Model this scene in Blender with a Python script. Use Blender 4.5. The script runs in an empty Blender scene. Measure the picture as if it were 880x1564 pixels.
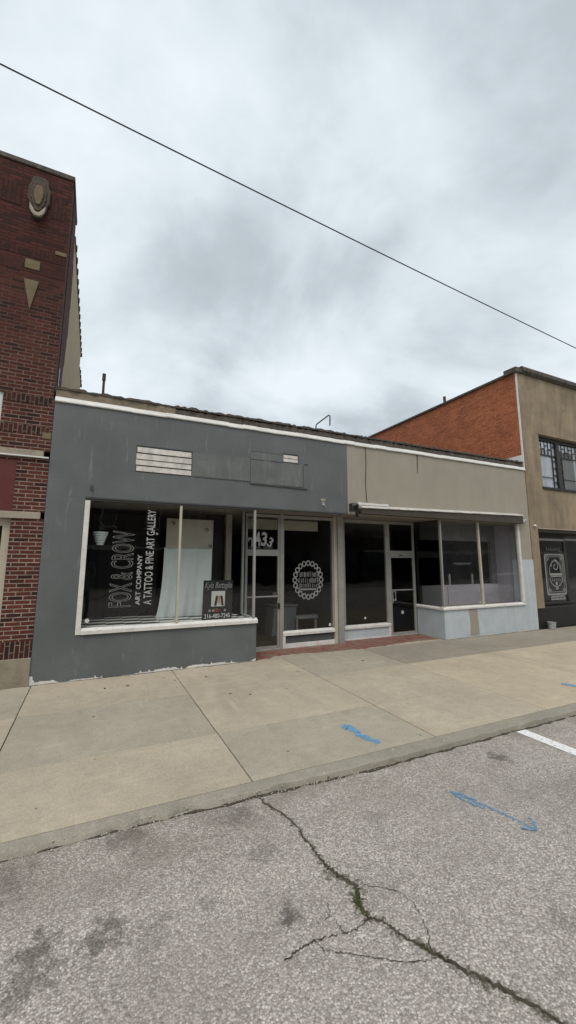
import bpy, bmesh, math, random
from mathutils import Vector, Matrix
S = 1.2                      # building coordinates below are in units of 1.2 m
RNG = random.Random(7)
scene = bpy.context.scene
COL = scene.collection

# ------------------------------------------------------------------ materials
class N:
    """tiny node-tree builder"""
    def __init__(s, name):
        s.m = bpy.data.materials.new(name); s.m.use_nodes = True
        s.t = s.m.node_tree; s.t.nodes.clear()
        s.out = s.n('ShaderNodeOutputMaterial')
    def n(s, typ, ins=None, **kw):
        x = s.t.nodes.new(typ)
        for k, v in kw.items(): setattr(x, k, v)
        for k, v in (ins or {}).items():
            if hasattr(v, 'is_output'): s.t.links.new(v, x.inputs[k])
            else: x.inputs[k].default_value = v
        return x
    def math(s, op, a, b=0.0, c=0.0, clamp=False):
        return s.n('ShaderNodeMath', {0: a, 1: b, 2: c}, operation=op, use_clamp=clamp).outputs[0]
    def mix(s, f, a, b, mode='MIX'):
        x = s.n('ShaderNodeMix', data_type='RGBA', blend_type=mode)
        for i, v in ((0, f), (6, a), (7, b)):
            if hasattr(v, 'is_output'): s.t.links.new(v, x.inputs[i])
            else: x.inputs[i].default_value = v
        return x.outputs[2]
    def uv(s): return s.n('ShaderNodeTexCoord').outputs['UV']
    def obj(s): return s.n('ShaderNodeTexCoord').outputs['Object']
    def map(s, v, sc=(1,1,1), loc=(0,0,0)):
        return s.n('ShaderNodeMapping', {0: v, 3: sc, 1: loc}).outputs[0]
    def noise(s, v, scale, detail=4, rough=.55, dist=0):
        return s.n('ShaderNodeTexNoise', {'Vector': v, 'Scale': scale, 'Detail': detail, 'Roughness': rough, 'Distortion': dist}).outputs[0]
    def ramp(s, f, lo, hi, a=0.0, b=1.0):
        return s.n('ShaderNodeMapRange', {0: f, 1: lo, 2: hi, 3: a, 4: b}).outputs[0]
    def bsdf(s, col, rough=.7, bump=None, bd=.002, metal=0, spec=.5, alpha=1.0):
        b = s.n('ShaderNodeBsdfPrincipled', {'Base Color': col, 'Roughness': rough, 'Metallic': metal, 'Specular IOR Level': spec, 'Alpha': alpha})
        if bump is not None:
            u = s.n('ShaderNodeBump', {'Height': bump, 'Distance': bd, 'Strength': 1.0})
            s.t.links.new(u.outputs[0], b.inputs['Normal'])
        s.t.links.new(b.outputs[0], s.out.inputs[0]); return s.m

def c4(c): return (c[0], c[1], c[2], 1)
def k(c, f): return tuple(x * f for x in c)

def plain(name, col, var=.18, scale=3, rough=.7, bump=.002, bscale=60, metal=0, streak=0, streakcol=None, dirt=0, dirtcol=(.05,.045,.035), spec=.4, ss=(14,.55), sr=(.55,.75)):
    g = N(name); o = g.obj()
    n1 = g.noise(o, scale, 6, .6); n2 = g.noise(o, bscale, 3)
    c = g.mix(g.ramp(n1, .3, .7), c4(k(col, 1-var)), c4(k(col, 1+var)))
    c = g.mix(g.ramp(n2, .35, .65, 0, .35), c, c4(k(col, 1-.8*var)))
    if streak:
        ns = g.noise(g.map(o, (ss[0], ss[0], ss[1])), 1.0, 6, .62, .6)
        c = g.mix(g.ramp(ns, sr[0], sr[1], 0, streak), c, c4(streakcol or k(col, .5)))
    if dirt:
        nd = g.noise(o, scale*1.7, 8, .7)
        c = g.mix(g.ramp(nd, .52, .68, 0, dirt), c, c4(dirtcol))
    return g.bsdf(c, rough, g.math('ADD', n2, n1), bump, metal, spec)

def brick(name, c1, c2, mortar, bw=.213, rh=.067, ms=.010, swap=False, dark=None, weather=.3, zdark=None):
    g = N(name); uv = g.uv(); o = g.obj()
    if swap:
        sp = g.n('ShaderNodeSeparateXYZ', {0: uv})
        uv = g.n('ShaderNodeCombineXYZ', {0: sp.outputs[1], 1: sp.outputs[0]}).outputs[0]
    nz = g.noise(o, 9, 3)
    wob = g.n('ShaderNodeVectorMath', {0: g.n('ShaderNodeTexNoise', {'Vector': o, 'Scale': 14.0}).outputs[1], 1: (.006, .006, 0)}, operation='MULTIPLY').outputs[0]
    uv = g.n('ShaderNodeVectorMath', {0: uv, 1: wob}, operation='ADD').outputs[0]
    b = g.n('ShaderNodeTexBrick', {'Vector': uv, 'Color1': (0,0,0,1), 'Color2': (1,1,1,1), 'Mortar': (.5,.5,.5,1), 'Scale': 1.0, 'Mortar Size': ms, 'Mortar Smooth': .15, 'Bias': 0.0, 'Brick Width': bw, 'Row Height': rh})
    v = g.n('ShaderNodeSeparateColor', {0: b.outputs[0]}).outputs[0]
    c = g.mix(v, c4(c1), c4(c2))
    c = g.mix(g.ramp(v, .66, .85, 0, .85), c, c4(dark or k(c1, .35)))
    c = g.mix(g.ramp(g.noise(o, 60, 4), .4, .7, 0, .4), c, c4(k(c1, .5)))
    mc = g.mix(g.ramp(nz, .35, .65), c4(mortar), c4(k(mortar, .55)))
    if zdark:   # older grimy masonry above a height: the mortar is nearly as dark as the brick
        z = g.n('ShaderNodeSeparateXYZ', {0: o}).outputs[2]
        zz = g.math('ADD', z, g.math('MULTIPLY', g.noise(o, 2.5, 3), .9))
        f = g.ramp(zz, zdark[0], zdark[1])
        mc = g.mix(f, mc, c4(k(c1, .55))); c = g.mix(g.math('MULTIPLY', f, .32), c, c4(k(c1, .45)))
    c = g.mix(b.outputs[1], c, mc)
    w = g.noise(o, 1.1, 7, .65)
    c = g.mix(g.ramp(w, .42, .72, 0, weather), c, c4(k(c1, .3)))
    h = g.math('ADD', g.math('MULTIPLY', b.outputs[1], -1.0), g.math('MULTIPLY', g.noise(o, 90, 3), .4))
    return g.bsdf(c, .85, h, .006, spec=.25)

def glassmat(name, tint=(.9,.93,.92), refl=1.0, matte=0.0, mattecol=(.35,.37,.38)):
    g = N(name); o = g.obj()
    f = g.n('ShaderNodeLayerWeight', {'Blend': .5}).outputs['Facing']
    f5 = g.math('POWER', f, 5.0)
    fr = g.math('MULTIPLY_ADD', f5, .9, .042*refl, clamp=True)
    bmp = g.n('ShaderNodeBump', {'Height': g.noise(o, 1.3, 2), 'Distance': .004, 'Strength': 1.0}).outputs[0]
    tr = g.n('ShaderNodeBsdfTransparent', {0: c4(tint)})
    gl = g.n('ShaderNodeBsdfGlossy', {0: (1,1,1,1), 'Roughness': .012, 'Normal': bmp})
    mx = g.n('ShaderNodeMixShader', {0: fr, 1: tr.outputs[0], 2: gl.outputs[0]})
    if matte:
        d = g.n('ShaderNodeBsdfDiffuse', {0: c4(mattecol)})
        dn = g.ramp(g.noise(g.map(o, (1.2,1.2,.5)), 2.2, 6, .6), .3, .75, matte*.35, matte)
        mx = g.n('ShaderNodeMixShader', {0: dn, 1: mx.outputs[0], 2: d.outputs[0]})
    g.t.links.new(mx.outputs[0], g.out.inputs[0]); return g.m

M = {}
M['gray'] = plain('gray_paint', (.118,.129,.130), .20, .8, .66, .003, 26, streak=.5, streakcol=(.27,.28,.275), ss=(10,1.3), sr=(.61,.73), dirt=.32, dirtcol=(.10,.105,.10))
M['gray_patch'] = plain('patched_gray_paint', (.134,.142,.139), .2, 2.2, .75, .004, 30, streak=.5, streakcol=(.22,.225,.215), ss=(8,1.2), sr=(.52,.72), dirt=.4, dirtcol=(.09,.093,.09))
M['gray_dark'] = plain('gray_paint_edge', (.07,.078,.078), .2, 4, .7)
M['taupe'] = plain('taupe_stucco', (.33,.30,.245), .07, 1.5, .85, .004, 70, streak=.28, streakcol=(.235,.21,.165), ss=(5,.6), sr=(.48,.8))
M['tan'] = plain('tan_stucco', (.30,.238,.16), .28, 1.1, .9, .005, 50, ss=(2.4,.5), sr=(.42,.72), streak=.55, streakcol=(.11,.09,.06), dirt=.35, dirtcol=(.09,.075,.05))
M['blue'] = plain('pale_blue_paint', (.475,.52,.545), .10, 3, .6, .002, 50, streak=.5, streakcol=(.33,.39,.43), ss=(9,.7), sr=(.48,.75))
M['white'] = plain('white_trim', (.66,.65,.62), .12, 5, .5, .001, 50, dirt=.40, dirtcol=(.33,.30,.25))
M['flash'] = plain('white_flashing', (.70,.69,.66), .10, 3, .5, .001, 30, dirt=.3, dirtcol=(.45,.42,.38))
M['cream'] = plain('cream_trim', (.46,.42,.34), .12, 4, .6, .001)
M['alu'] = plain('aluminium', (.36,.355,.33), .12, 6, .42, .0005, 60, metal=.35)
M['alu_dark'] = plain('dark_metal', (.045,.042,.04), .2, 6, .5, .0005, 60, metal=.3)
M['brown'] = plain('brown_metal', (.06,.048,.036), .25, 3, .6, .001, 40)
M['black'] = plain('black_paint', (.018,.017,.017), .2, 3, .5, .001)
M['rust'] = plain('rusty_pipe', (.05,.04,.035), .3, 12, .7)
M['soffit'] = plain('soffit_board', (.30,.24,.165), .16, 2.5, .8, .001, 30, dirt=.3, dirtcol=(.12,.09,.06))
M['stone'] = plain('limestone', (.34,.30,.235), .14, 5, .85, .004, 50, dirt=.35, dirtcol=(.13,.11,.085))
M['stone_tan'] = plain('tan_stone', (.165,.128,.075), .2, 6, .9, .004, 40, dirt=.4, dirtcol=(.10,.08,.05))
M['stucco_side'] = plain('tan_side_stucco', (.44,.355,.225), .12, 1.5, .9, .004, 40, streak=.3, streakcol=(.25,.2,.13))
M['stone_base'] = plain('grimy_base_stone', (.27,.235,.175), .2, 4, .9, .005, 40, dirt=.5, dirtcol=(.12,.10,.075))
M['stone_dark'] = plain('weathered_stone', (.085,.065,.048), .25, 6, .9, .005, 40, dirt=.8, dirtcol=(.045,.04,.03))
M['coping'] = plain('roof_coping', (.10,.085,.07), .45, 7, .9, .008, 30, dirt=.9, dirtcol=(.025,.022,.02))
M['coping_tan'] = plain('parapet_masonry', (.24,.20,.145), .25, 5, .9, .006, 35, dirt=.5, dirtcol=(.06,.05,.04))
M['roof'] = plain('roof_felt', (.06,.058,.055), .3, 2, .9)
M['siding'] = plain('bare_siding', (.60,.57,.52), .22, 7, .75, .003, 25, streak=.5, streakcol=(.33,.31,.28), ss=(6,3), sr=(.5,.7), dirt=.5, dirtcol=(.25,.245,.235))
M['redpanel'] = plain('red_panel', (.105,.022,.018), .15, 2, .5)
M['brick'] = brick('dark_red_brick', (.072,.021,.015), (.165,.047,.030), (.38,.30,.25), ms=.0085, weather=.42, dark=(.016,.010,.010), zdark=(3.0, 8.0))
M['brick_s'] = brick('dark_red_brick_upright', (.055,.018,.013), (.105,.030,.020), (.25,.20,.165), ms=.0085, swap=True, dark=(.022,.013,.012), zdark=(3.0, 8.0))
M['brick_or'] = brick('orange_brick', (.40,.108,.044), (.52,.165,.070), (.50,.22,.12), ms=.011, weather=.36, dark=(.27,.07,.03))
M['brick_far'] = brick('brown_brick', (.06,.024,.018), (.09,.034,.024), (.11,.09,.08), weather=.3)
M['brick_far2'] = brick('plum_brick', (.05,.022,.02), (.08,.03,.025), (.10,.085,.075), weather=.3)
M['brick_far3'] = brick('buff_brick', (.10,.075,.05), (.14,.105,.07), (.13,.11,.09), weather=.3)
M['glass'] = glassmat('window_glass')
M['glass_pale'] = glassmat('pale_glass', (.86,.88,.89), .9, .065, (.28,.29,.31))  # glass with a small uneven share of pale diffuse mixed in
M['glass_dark'] = glassmat('tinted_glass', (.28,.30,.29), .9)
M['glass_far'] = plain('far_glass', (.012,.013,.015), .2, 2, .08, 0, spec=.6)
M['plaster'] = plain('dim_plaster', (.17,.165,.16), .15, 1)
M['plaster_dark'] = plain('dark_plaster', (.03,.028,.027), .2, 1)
M['lilac'] = plain('lilac_gray_wall', (.46,.43,.47), .10, 2, .7)
M['ceil'] = plain('ceiling', (.22,.20,.175), .12, 2, .8)
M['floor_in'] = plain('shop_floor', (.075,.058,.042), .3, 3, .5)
M['cloth'] = plain('white_cloth', (.62,.65,.64), .06, 3, .85)
M['cloth_black'] = plain('black_cloth', (.012,.012,.013), .3, 3, .9)
M['board'] = plain('beige_board', (.42,.38,.32), .08, 3, .8)
M['vinyl'] = plain('white_vinyl', (.56,.56,.545), .08, 30, .5, 0)
M['vinyl_dim'] = plain('pale_vinyl', (.30,.30,.29), .25, 30, .5, 0)
M['vinyl_worn'] = plain('worn_vinyl', (.42,.42,.41), .35, 22, .6, 0)
M['vinyl_gray'] = plain('gray_vinyl', (.22,.22,.215), .3, 30, .6, 0)
M['steel_paint'] = plain('gray_blue_cabinet', (.22,.235,.25), .1, 3, .5)
M['wood_bench'] = plain('pale_bench', (.30,.31,.32), .15, 8, .6)
M['skin'] = plain('skin', (.45,.27,.19), .08, 10, .55, .0005)
M['hair'] = plain('brown_hair', (.035,.022,.014), .3, 40, .6)
M['shirt'] = plain('gray_shirt', (.16,.165,.17), .12, 8, .9)
M['trousers'] = plain('dark_trousers', (.02,.021,.025), .2, 8, .9)
M['shoe'] = plain('shoe', (.03,.03,.03), .2, 8, .6)
M['tyre'] = plain('rubber', (.02,.02,.02), .2, 20, .9)
M['carwhite'] = plain('car_paint', (.75,.75,.74), .03, 2, .22, 0, spec=.6)
M['red'] = plain('red_paint', (.30,.03,.025), .1, 5, .4)
M['galv'] = plain('galvanised', (.45,.46,.46), .2, 12, .45, .0005, metal=.4)
M['wire'] = plain('black_cable', (.015,.015,.016), .1, 5, .6)
M['grass'] = plain('weed', (.075,.095,.025), .5, 60, .8)
M['dirt'] = plain('crack_dirt', (.060,.050,.034), .5, 30, .95, .004, 80)
M['mossy'] = plain('mossy_dirt', (.060,.062,.030), .5, 30, .95, .004, 80)

def tile_mat():
    g = N('striped_tile'); uv = g.uv()
    sp = g.n('ShaderNodeSeparateXYZ', {0: uv})
    st = g.math('FLOOR', g.math('MULTIPLY', sp.outputs[0], 3.2))
    f = g.math('FRACT', g.math('ADD', g.math('MULTIPLY', sp.outputs[1], 2.6), g.math('MULTIPLY', st, .21)))
    c = g.mix(g.math('GREATER_THAN', f, .55), (.02,.02,.02,1), (.80,.78,.74,1))
    return g.bsdf(c, .35)
M['tile'] = tile_mat()

def redtile():
    g = N('worn_red_tile'); o = g.obj()
    b = g.n('ShaderNodeTexBrick', {'Vector': o, 'Color1': (.17,.040,.030,1), 'Color2': (.235,.075,.055,1), 'Mortar': (.12,.075,.06,1), 'Scale': 1.0, 'Mortar Size': .006, 'Brick Width': .15, 'Row Height': .15})
    c = g.mix(g.ramp(g.noise(o, 5, 8, .7), .42, .58, 0, .8), b.outputs[0], (.20,.155,.115,1))
    c = g.mix(g.ramp(g.noise(g.map(o, loc=(3,1,0)), 9, 6, .7), .60, .68), c, (.40,.33,.27,1))
    return g.bsdf(c, .65, g.noise(o, 40, 3), .004)
M['redtile'] = redtile()

def concrete(name, col, seed):
    g = N(name); o = g.map(g.n('ShaderNodeTexCoord').outputs['Object'], loc=(seed*3.7, seed*1.9, 0))
    n1 = g.noise(o, .8, 7, .62); n2 = g.noise(o, 6, 6, .7); n3 = g.noise(o, 150, 2)
    c = g.mix(g.ramp(n1, .3, .7), c4(k(col, .85)), c4(k(col, 1.13)))
    c = g.mix(g.ramp(n2, .45, .75, 0, .6), c, c4(k(col, .66)))
    n7 = g.noise(g.map(o, (1.2, .5, 1), (9.1, 2.2, 0)), 1.1, 8, .66, .4)
    c = g.mix(g.ramp(n7, .48, .66, 0, .6), c, c4(k(col, .70)))
    n8 = g.noise(g.map(o, (7, .9, 1), (3.1, 8.2, 0)), 1.0, 5, .6)
    c = g.mix(g.ramp(n8, .62, .70, 0, .35), c, c4(k(col, 1.35)))
    c = g.mix(g.ramp(n3, .35, .65, 0, .5), c, c4(k(col, .55)))
    c = g.mix(g.ramp(g.noise(o, 60, 3), .5, .7, 0, .4), c, c4(k(col, 1.35)))
    c = g.mix(g.ramp(g.noise(o, 22, 6, .75), .52, .66, 0, .35), c, c4(k(col, .6)))
    n5 = g.noise(g.map(o, (1, 3.5, 1)), 1.6, 6, .6)
    c = g.mix(g.ramp(n5, .55, .75, 0, .35), c, c4(k(col, 1.25)))
    v = g.n('ShaderNodeTexVoronoi', {'Vector': o, 'Scale': 3.1}).outputs[0]
    v2 = g.ramp(v, .03, .06, 1, 0)
    c = g.mix(g.math('MULTIPLY', v2, .7), c, (.06,.045,.03,1))          # gum and leaf spots
    v3 = g.ramp(g.n('ShaderNodeTexVoronoi', {'Vector': g.map(o, loc=(5.3,2.2,0)), 'Scale': 2.3}).outputs[0], .012, .03, 1, 0)
    c = g.mix(g.math('MULTIPLY', v3, .7), c, (.62,.60,.55,1))
    return g.bsdf(c, .88, g.math('ADD', g.math('MULTIPLY', n3, .5), n2), .003, spec=.25)
CC = (.46,.40,.31)
M['con0'] = concrete('sidewalk_concrete', CC, 0)
M['con1'] = concrete('sidewalk_concrete_gray', k((.43,.388,.31), .93), 1)
M['con2'] = concrete('sidewalk_concrete_pale', k((.45,.385,.285), 1.08), 2)
M['con3'] = concrete('sidewalk_concrete_grimy', (.31,.28,.225), 4)
M['curb'] = concrete('curb_concrete', (.315,.29,.24), 3)

STAINS = [(-.095,-4.237,.10,.8), (.142,-4.332,.10,.75), (.2,-4.256,.07,.7), (.429,-4.326,.05,.3), (.335,-4.127,.03,.7), (.972,-4.575,.065,.85), (1.01,-4.50,.04,.5),
          (1.025,-4.107,.11,.35), (3.351,-3.928,.09,.75), (1.835,-4.11,.10,.25), (.346,-4.393,.12,.3), (.649,-4.338,.05,.3), (-.117,-4.37,.12,.6), (2.166,-5.179,.1,.3), (-.3,-3.75,.2,.4), (.3,-3.62,.16,.4), (1.0,-3.70,.14,.45), (3.3,-4.7,.5,.16), (4.3,-5.2,.8,.2)]
def asphalt():
    g = N('aged_asphalt'); o = g.obj()
    vor = g.n('ShaderNodeTexVoronoi', {'Vector': o, 'Scale': 84.0, 'Randomness': 1.0})
    cell = g.n('ShaderNodeSeparateColor', {0: vor.outputs[1]}).outputs[0]
    d = vor.outputs[0]
    r = g.n('ShaderNodeValToRGB', {0: cell}); el = r.color_ramp.elements
    el[0].position = 0; el[0].color = (.10,.088,.075,1); el[1].position = 1; el[1].color = (.95,.905,.84,1)
    for p, cc in ((.26,(.31,.273,.245,1)), (.58,(.52,.462,.418,1)), (.85,(.74,.675,.62,1))):
        e = el.new(p); e.color = cc
    c = g.mix(g.ramp(d, .35, .75, 0, .7), r.outputs[0], (.085,.078,.07,1))
    v2 = g.n('ShaderNodeTexVoronoi', {'Vector': g.map(o, loc=(.7,.3,0)), 'Scale': 170.0})
    cell2 = g.n('ShaderNodeSeparateColor', {0: v2.outputs[1]}).outputs[0]
    c = g.mix(.32, c, g.mix(cell2, (.075,.067,.058,1), (.78,.73,.66,1)))
    n1 = g.noise(o, .7, 6, .6); n2 = g.noise(o, 4, 6, .65)
    c = g.mix(g.ramp(n1, .3, .7, 0, .30), c, (.40,.365,.325,1))
    c = g.mix(g.ramp(n2, .5, .75, 0, .28), c, (.15,.135,.12,1))
    c = g.mix(.16, c, (.40,.36,.325,1))
    n4 = g.noise(g.map(o, (.35, 1.6, 1), (2.2, 5.1, 0)), 1.0, 6, .6)
    c = g.mix(g.ramp(n4, .48, .66, 0, .30), c, (.20,.175,.155,1))
    n6 = g.noise(o, 17, 5, .7)
    c = g.mix(g.ramp(n6, .56, .70, 0, .40), c, (.155,.135,.118,1))
    yy = g.n('ShaderNodeSeparateXYZ', {0: o}).outputs[1]
    gt = g.math('MULTIPLY', g.ramp(yy, -5.05, -4.30, 0, .55), g.ramp(g.noise(o, 2.6, 7, .7), .42, .62))
    c = g.mix(gt, c, (.165,.135,.105,1))
    nb = g.noise(o, 11, 7, .75)
    sx = None
    for (x, y, rad, a) in STAINS:
        dv = g.n('ShaderNodeVectorMath', {0: o, 1: (x*S, y*S, 0)}, operation='SUBTRACT').outputs[0]
        dv = g.n('ShaderNodeVectorMath', {0: dv, 1: (1, 1, 0)}, operation='MULTIPLY').outputs[0]
        ln = g.n('ShaderNodeVectorMath', {0: dv}, operation='LENGTH').outputs[1]
        q = g.math('ADD', ln, g.math('MULTIPLY_ADD', nb, rad*S*5.0, -rad*S*2.5))
        f = g.ramp(q, rad*S*1.0, rad*S*.35, 0, a*.85)
        sx = f if sx is None else g.math('MAXIMUM', sx, f)
    c = g.mix(sx, c, g.mix(.5, c, (.030,.026,.022,1), 'MULTIPLY') if False else (.055,.047,.040,1))
    h = g.math('ADD', g.math('MULTIPLY', d, -1.0), g.math('MULTIPLY', cell, .5))
    return g.bsdf(c, .85, h, .006, spec=.3)
M['asphalt'] = asphalt()
def spray(name, col, lo, hi, stripe=None):
    g = N(name); o = g.obj()
    vor = g.n('ShaderNodeTexVoronoi', {'Vector': o, 'Scale': 66.0})
    f = g.ramp(g.math('ADD', g.noise(o, 25, 6, .7), g.math('MULTIPLY', vor.outputs[0], -.25)), lo, hi)
    c = g.mix(g.noise(o, 40, 3), c4(k(col, .75)), c4(k(col, 1.2)))
    d = g.n('ShaderNodeBsdfDiffuse', {0: c}); t = g.n('ShaderNodeBsdfTransparent')
    mx = g.n('ShaderNodeMixShader', {0: f, 1: t.outputs[0], 2: d.outputs[0]})
    g.t.links.new(mx.outputs[0], g.out.inputs[0]); return g.m
M['spray'] = spray('blue_spray_paint', (.15,.33,.52), .14, .42)
M['spray_thin'] = spray('thin_blue_spray_paint', (.15,.30,.46), .18, .50)
M['crackthin'] = spray('thin_crack_dirt', (.05,.043,.035), .18, .36)
M['crackhalo'] = spray('crack_edge_dirt', (.12,.105,.075), .26, .62)
M['line'] = spray('white_road_paint', (.74,.74,.73), .12, .30)
M['crumb'] = plain('concrete_crumbs', (.40,.375,.33), .4, 40, .9, .003)
M['ground'] = plain('ground', (.12,.11,.09), .3, .2, .9)

# ------------------------------------------------------------------ mesh helpers
class MB:
    def __init__(s): s.v = []; s.f = []; s.mi = []
    def face(s, pts, m=0):
        i = len(s.v); s.v += [tuple(p) for p in pts]; s.f.append(tuple(range(i, i+len(pts)))); s.mi.append(m); return s
    def box(s, x0, x1, y0, y1, z0, z1, m=0):
        i = len(s.v)
        s.v += [(x0,y0,z0),(x1,y0,z0),(x1,y1,z0),(x0,y1,z0),(x0,y0,z1),(x1,y0,z1),(x1,y1,z1),(x0,y1,z1)]
        for q in ((0,3,2,1),(4,5,6,7),(0,1,5,4),(1,2,6,5),(2,3,7,6),(3,0,4,7)):
            s.f.append(tuple(i+j for j in q)); s.mi.append(m)
        return s
    def prism(s, poly, axis, a0, a1, m=0):
        """poly: 2-D outline; axis 'x' -> (y,z), 'y' -> (x,z), 'z' -> (x,y)"""
        def P(p, a): return {'x': (a, p[0], p[1]), 'y': (p[0], a, p[1]), 'z': (p[0], p[1], a)}[axis]
        n = len(poly); i = len(s.v)
        s.v += [P(p, a0) for p in poly] + [P(p, a1) for p in poly]
        s.f.append(tuple(i+j for j in range(n))[::-1]); s.f.append(tuple(i+n+j for j in range(n))); s.mi += [m, m]
        for j in range(n):
            s.f.append((i+j, i+(j+1) % n, i+n+(j+1) % n, i+n+j)); s.mi.append(m)
        return s
    def tube(s, path, r, seg=8, m=0, cap=True):
        path = [Vector(p) for p in path]; rs = r if isinstance(r, (list, tuple)) else [r]*len(path)
        i0 = len(s.v); up = Vector((0,0,1))
        for a, p in enumerate(path):
            d = (path[min(a+1, len(path)-1)] - path[max(a-1, 0)]).normalized()
            u = d.cross(up) if abs(d.z) < .95 else d.cross(Vector((0,1,0)))
            u.normalize(); w = u.cross(d)
            for b in range(seg):
                t = 2*math.pi*b/seg; s.v.append(tuple(p + (u*math.cos(t) + w*math.sin(t))*rs[a]))
        for a in range(len(path)-1):
            for b in range(seg):
                s.f.append((i0+a*seg+b, i0+a*seg+(b+1) % seg, i0+(a+1)*seg+(b+1) % seg, i0+(a+1)*seg+b)); s.mi.append(m)
        if cap:
            s.f.append(tuple(i0+b for b in range(seg))[::-1]); s.mi.append(m)
            e = i0+(len(path)-1)*seg; s.f.append(tuple(e+b for b in range(seg))); s.mi.append(m)
        return s
    def lathe(s, c, prof, seg=20, m=0, axis='z'):
        """prof: (radius, height) rings"""
        i0 = len(s.v)
        for r, h in prof:
            for b in range(seg):
                t = 2*math.pi*b/seg; a, e = r*math.cos(t), r*math.sin(t)
                s.v.append((c[0]+a, c[1]+e, c[2]+h) if axis == 'z' else (c[0]+a, c[1]+h, c[2]+e))
        for a in range(len(prof)-1):
            for b in range(seg):
                s.f.append((i0+a*seg+b, i0+a*seg+(b+1) % seg, i0+(a+1)*seg+(b+1) % seg, i0+(a+1)*seg+b)); s.mi.append(m)
        s.f.append(tuple(i0+b for b in range(seg))[::-1]); s.mi.append(m)
        e = i0+(len(prof)-1)*seg; s.f.append(tuple(e+b for b in range(seg))); s.mi.append(m)
        return s
    def build(s, name, mats, parent=None, sc=S, bevel=0, smooth=False, fix=True):
        if not isinstance(mats, (list, tuple)): mats = [mats]
        off = wloc(parent) if parent else Vector((0,0,0))
        me = bpy.data.meshes.new(name)
        me.from_pydata([tuple(Vector(p)*sc - off) for p in s.v], [], s.f)
        for m in mats: me.materials.append(M[m] if isinstance(m, str) else m)
        me.polygons.foreach_set('material_index', s.mi)
        if fix:
            bm = bmesh.new(); bm.from_mesh(me); bmesh.ops.recalc_face_normals(bm, faces=bm.faces); bm.to_mesh(me); bm.free()
        uvl = me.uv_layers.new(name='UVMap'); me.update()
        for p in me.polygons:
            n = p.normal; ax = max(range(3), key=lambda a: abs(n[a]))
            for li in p.loop_indices:
                co = me.vertices[me.loops[li].vertex_index].co + off
                uvl.data[li].uv = (co.y, co.z) if ax == 0 else (co.x, co.z) if ax == 1 else (co.x, co.y)
            p.use_smooth = smooth
        o = bpy.data.objects.new(name, me); COL.objects.link(o)
        if parent: o.parent = parent
        if bevel:
            b = o.modifiers.new('bevel', 'BEVEL'); b.width = bevel; b.segments = 2; b.limit_method = 'ANGLE'
        return o

def wloc(o):
    v = Vector((0,0,0))
    while o: v += o.location; o = o.parent
    return v
def tag(o, label, cat, group=None):
    o['label'] = label; o['category'] = cat
    if group: o['group'] = group
    return o
def thing(name, label, cat, loc, group=None, sc=S):
    o = bpy.data.objects.new(name, None); COL.objects.link(o); o.empty_display_size = .3
    o.location = Vector(loc)*sc
    return tag(o, label, cat, group)
def struct(o): o['kind'] = 'structure'; return o
def lab(o, label): o['label'] = label; return o

def text_part(name, body, mat, parent, x0, x1, z0, z1, y, rot=False, outline=0, shear=0, bold=0):
    """lettering fitted into a rectangle of the facade plane at depth y (units)"""
    cu = bpy.data.curves.new(name, 'FONT'); cu.body = body; cu.shear = shear; cu.resolution_u = 3
    cu.offset = bold
    if outline:
        cu.fill_mode = 'NONE'; cu.bevel_depth = outline; cu.bevel_resolution = 0
    tmp = bpy.data.objects.new('tmp', cu); COL.objects.link(tmp)
    bpy.context.view_layer.update()
    me = bpy.data.meshes.new_from_object(tmp.evaluated_get(bpy.context.evaluated_depsgraph_get()))
    bpy.data.objects.remove(tmp); bpy.data.curves.remove(cu)
    xs = [v.co.x for v in me.vertices]; ys = [v.co.y for v in me.vertices]
    ax, bx, ay, by = min(xs), max(xs), min(ys), max(ys)
    off = wloc(parent)
    for v in me.vertices:
        u = (v.co.x-ax)/(bx-ax); w = (v.co.y-ay)/(by-ay); t = max(-.004, min(.004, v.co.z*.2))
        p = (x1-w*(x1-x0), y, z0+u*(z1-z0)) if rot else (x0+u*(x1-x0), y, z0+w*(z1-z0))
        v.co = Vector(p)*S + Vector((0, t, 0)) - off
    me.materials.clear(); me.materials.append(M[mat]); me.name = name
    o = bpy.data.objects.new(name, me); COL.objects.link(o); o.parent = parent
    return o

def frame_bars(b, x0, x1, z0, z1, y0, y1, w, m=0, wl=None, wr=None, wb=None, wt=None):
    wl = w if wl is None else wl; wr = w if wr is None else wr; wb = w if wb is None else wb; wt = w if wt is None else wt
    b.box(x0, x0+wl, y0, y1, z0, z1, m); b.box(x1-wr, x1, y0, y1, z0, z1, m)
    b.box(x0+wl, x1-wr, y0, y1, z0, z0+wb, m); b.box(x0+wl, x1-wr, y0, y1, z1-wt, z1, m)
    return b
def pane(parent, x0, x1, z0, z1, y, mat='glass'):
    return MB().face([(x0,y,z0),(x1,y,z0),(x1,y,z1),(x0,y,z1)]).build('pane', mat, parent, fix=False)
def rounded(cx, cz, r, n=20): return [(cx+r*math.cos(2*math.pi*i/n), cz+r*math.sin(2*math.pi*i/n)) for i in range(n)]
def disc(name, parent, cx, y, cz, r, mat): return MB().prism(rounded(cx, cz, r), 'y', y-.002, y).build(name, mat, parent)

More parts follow.
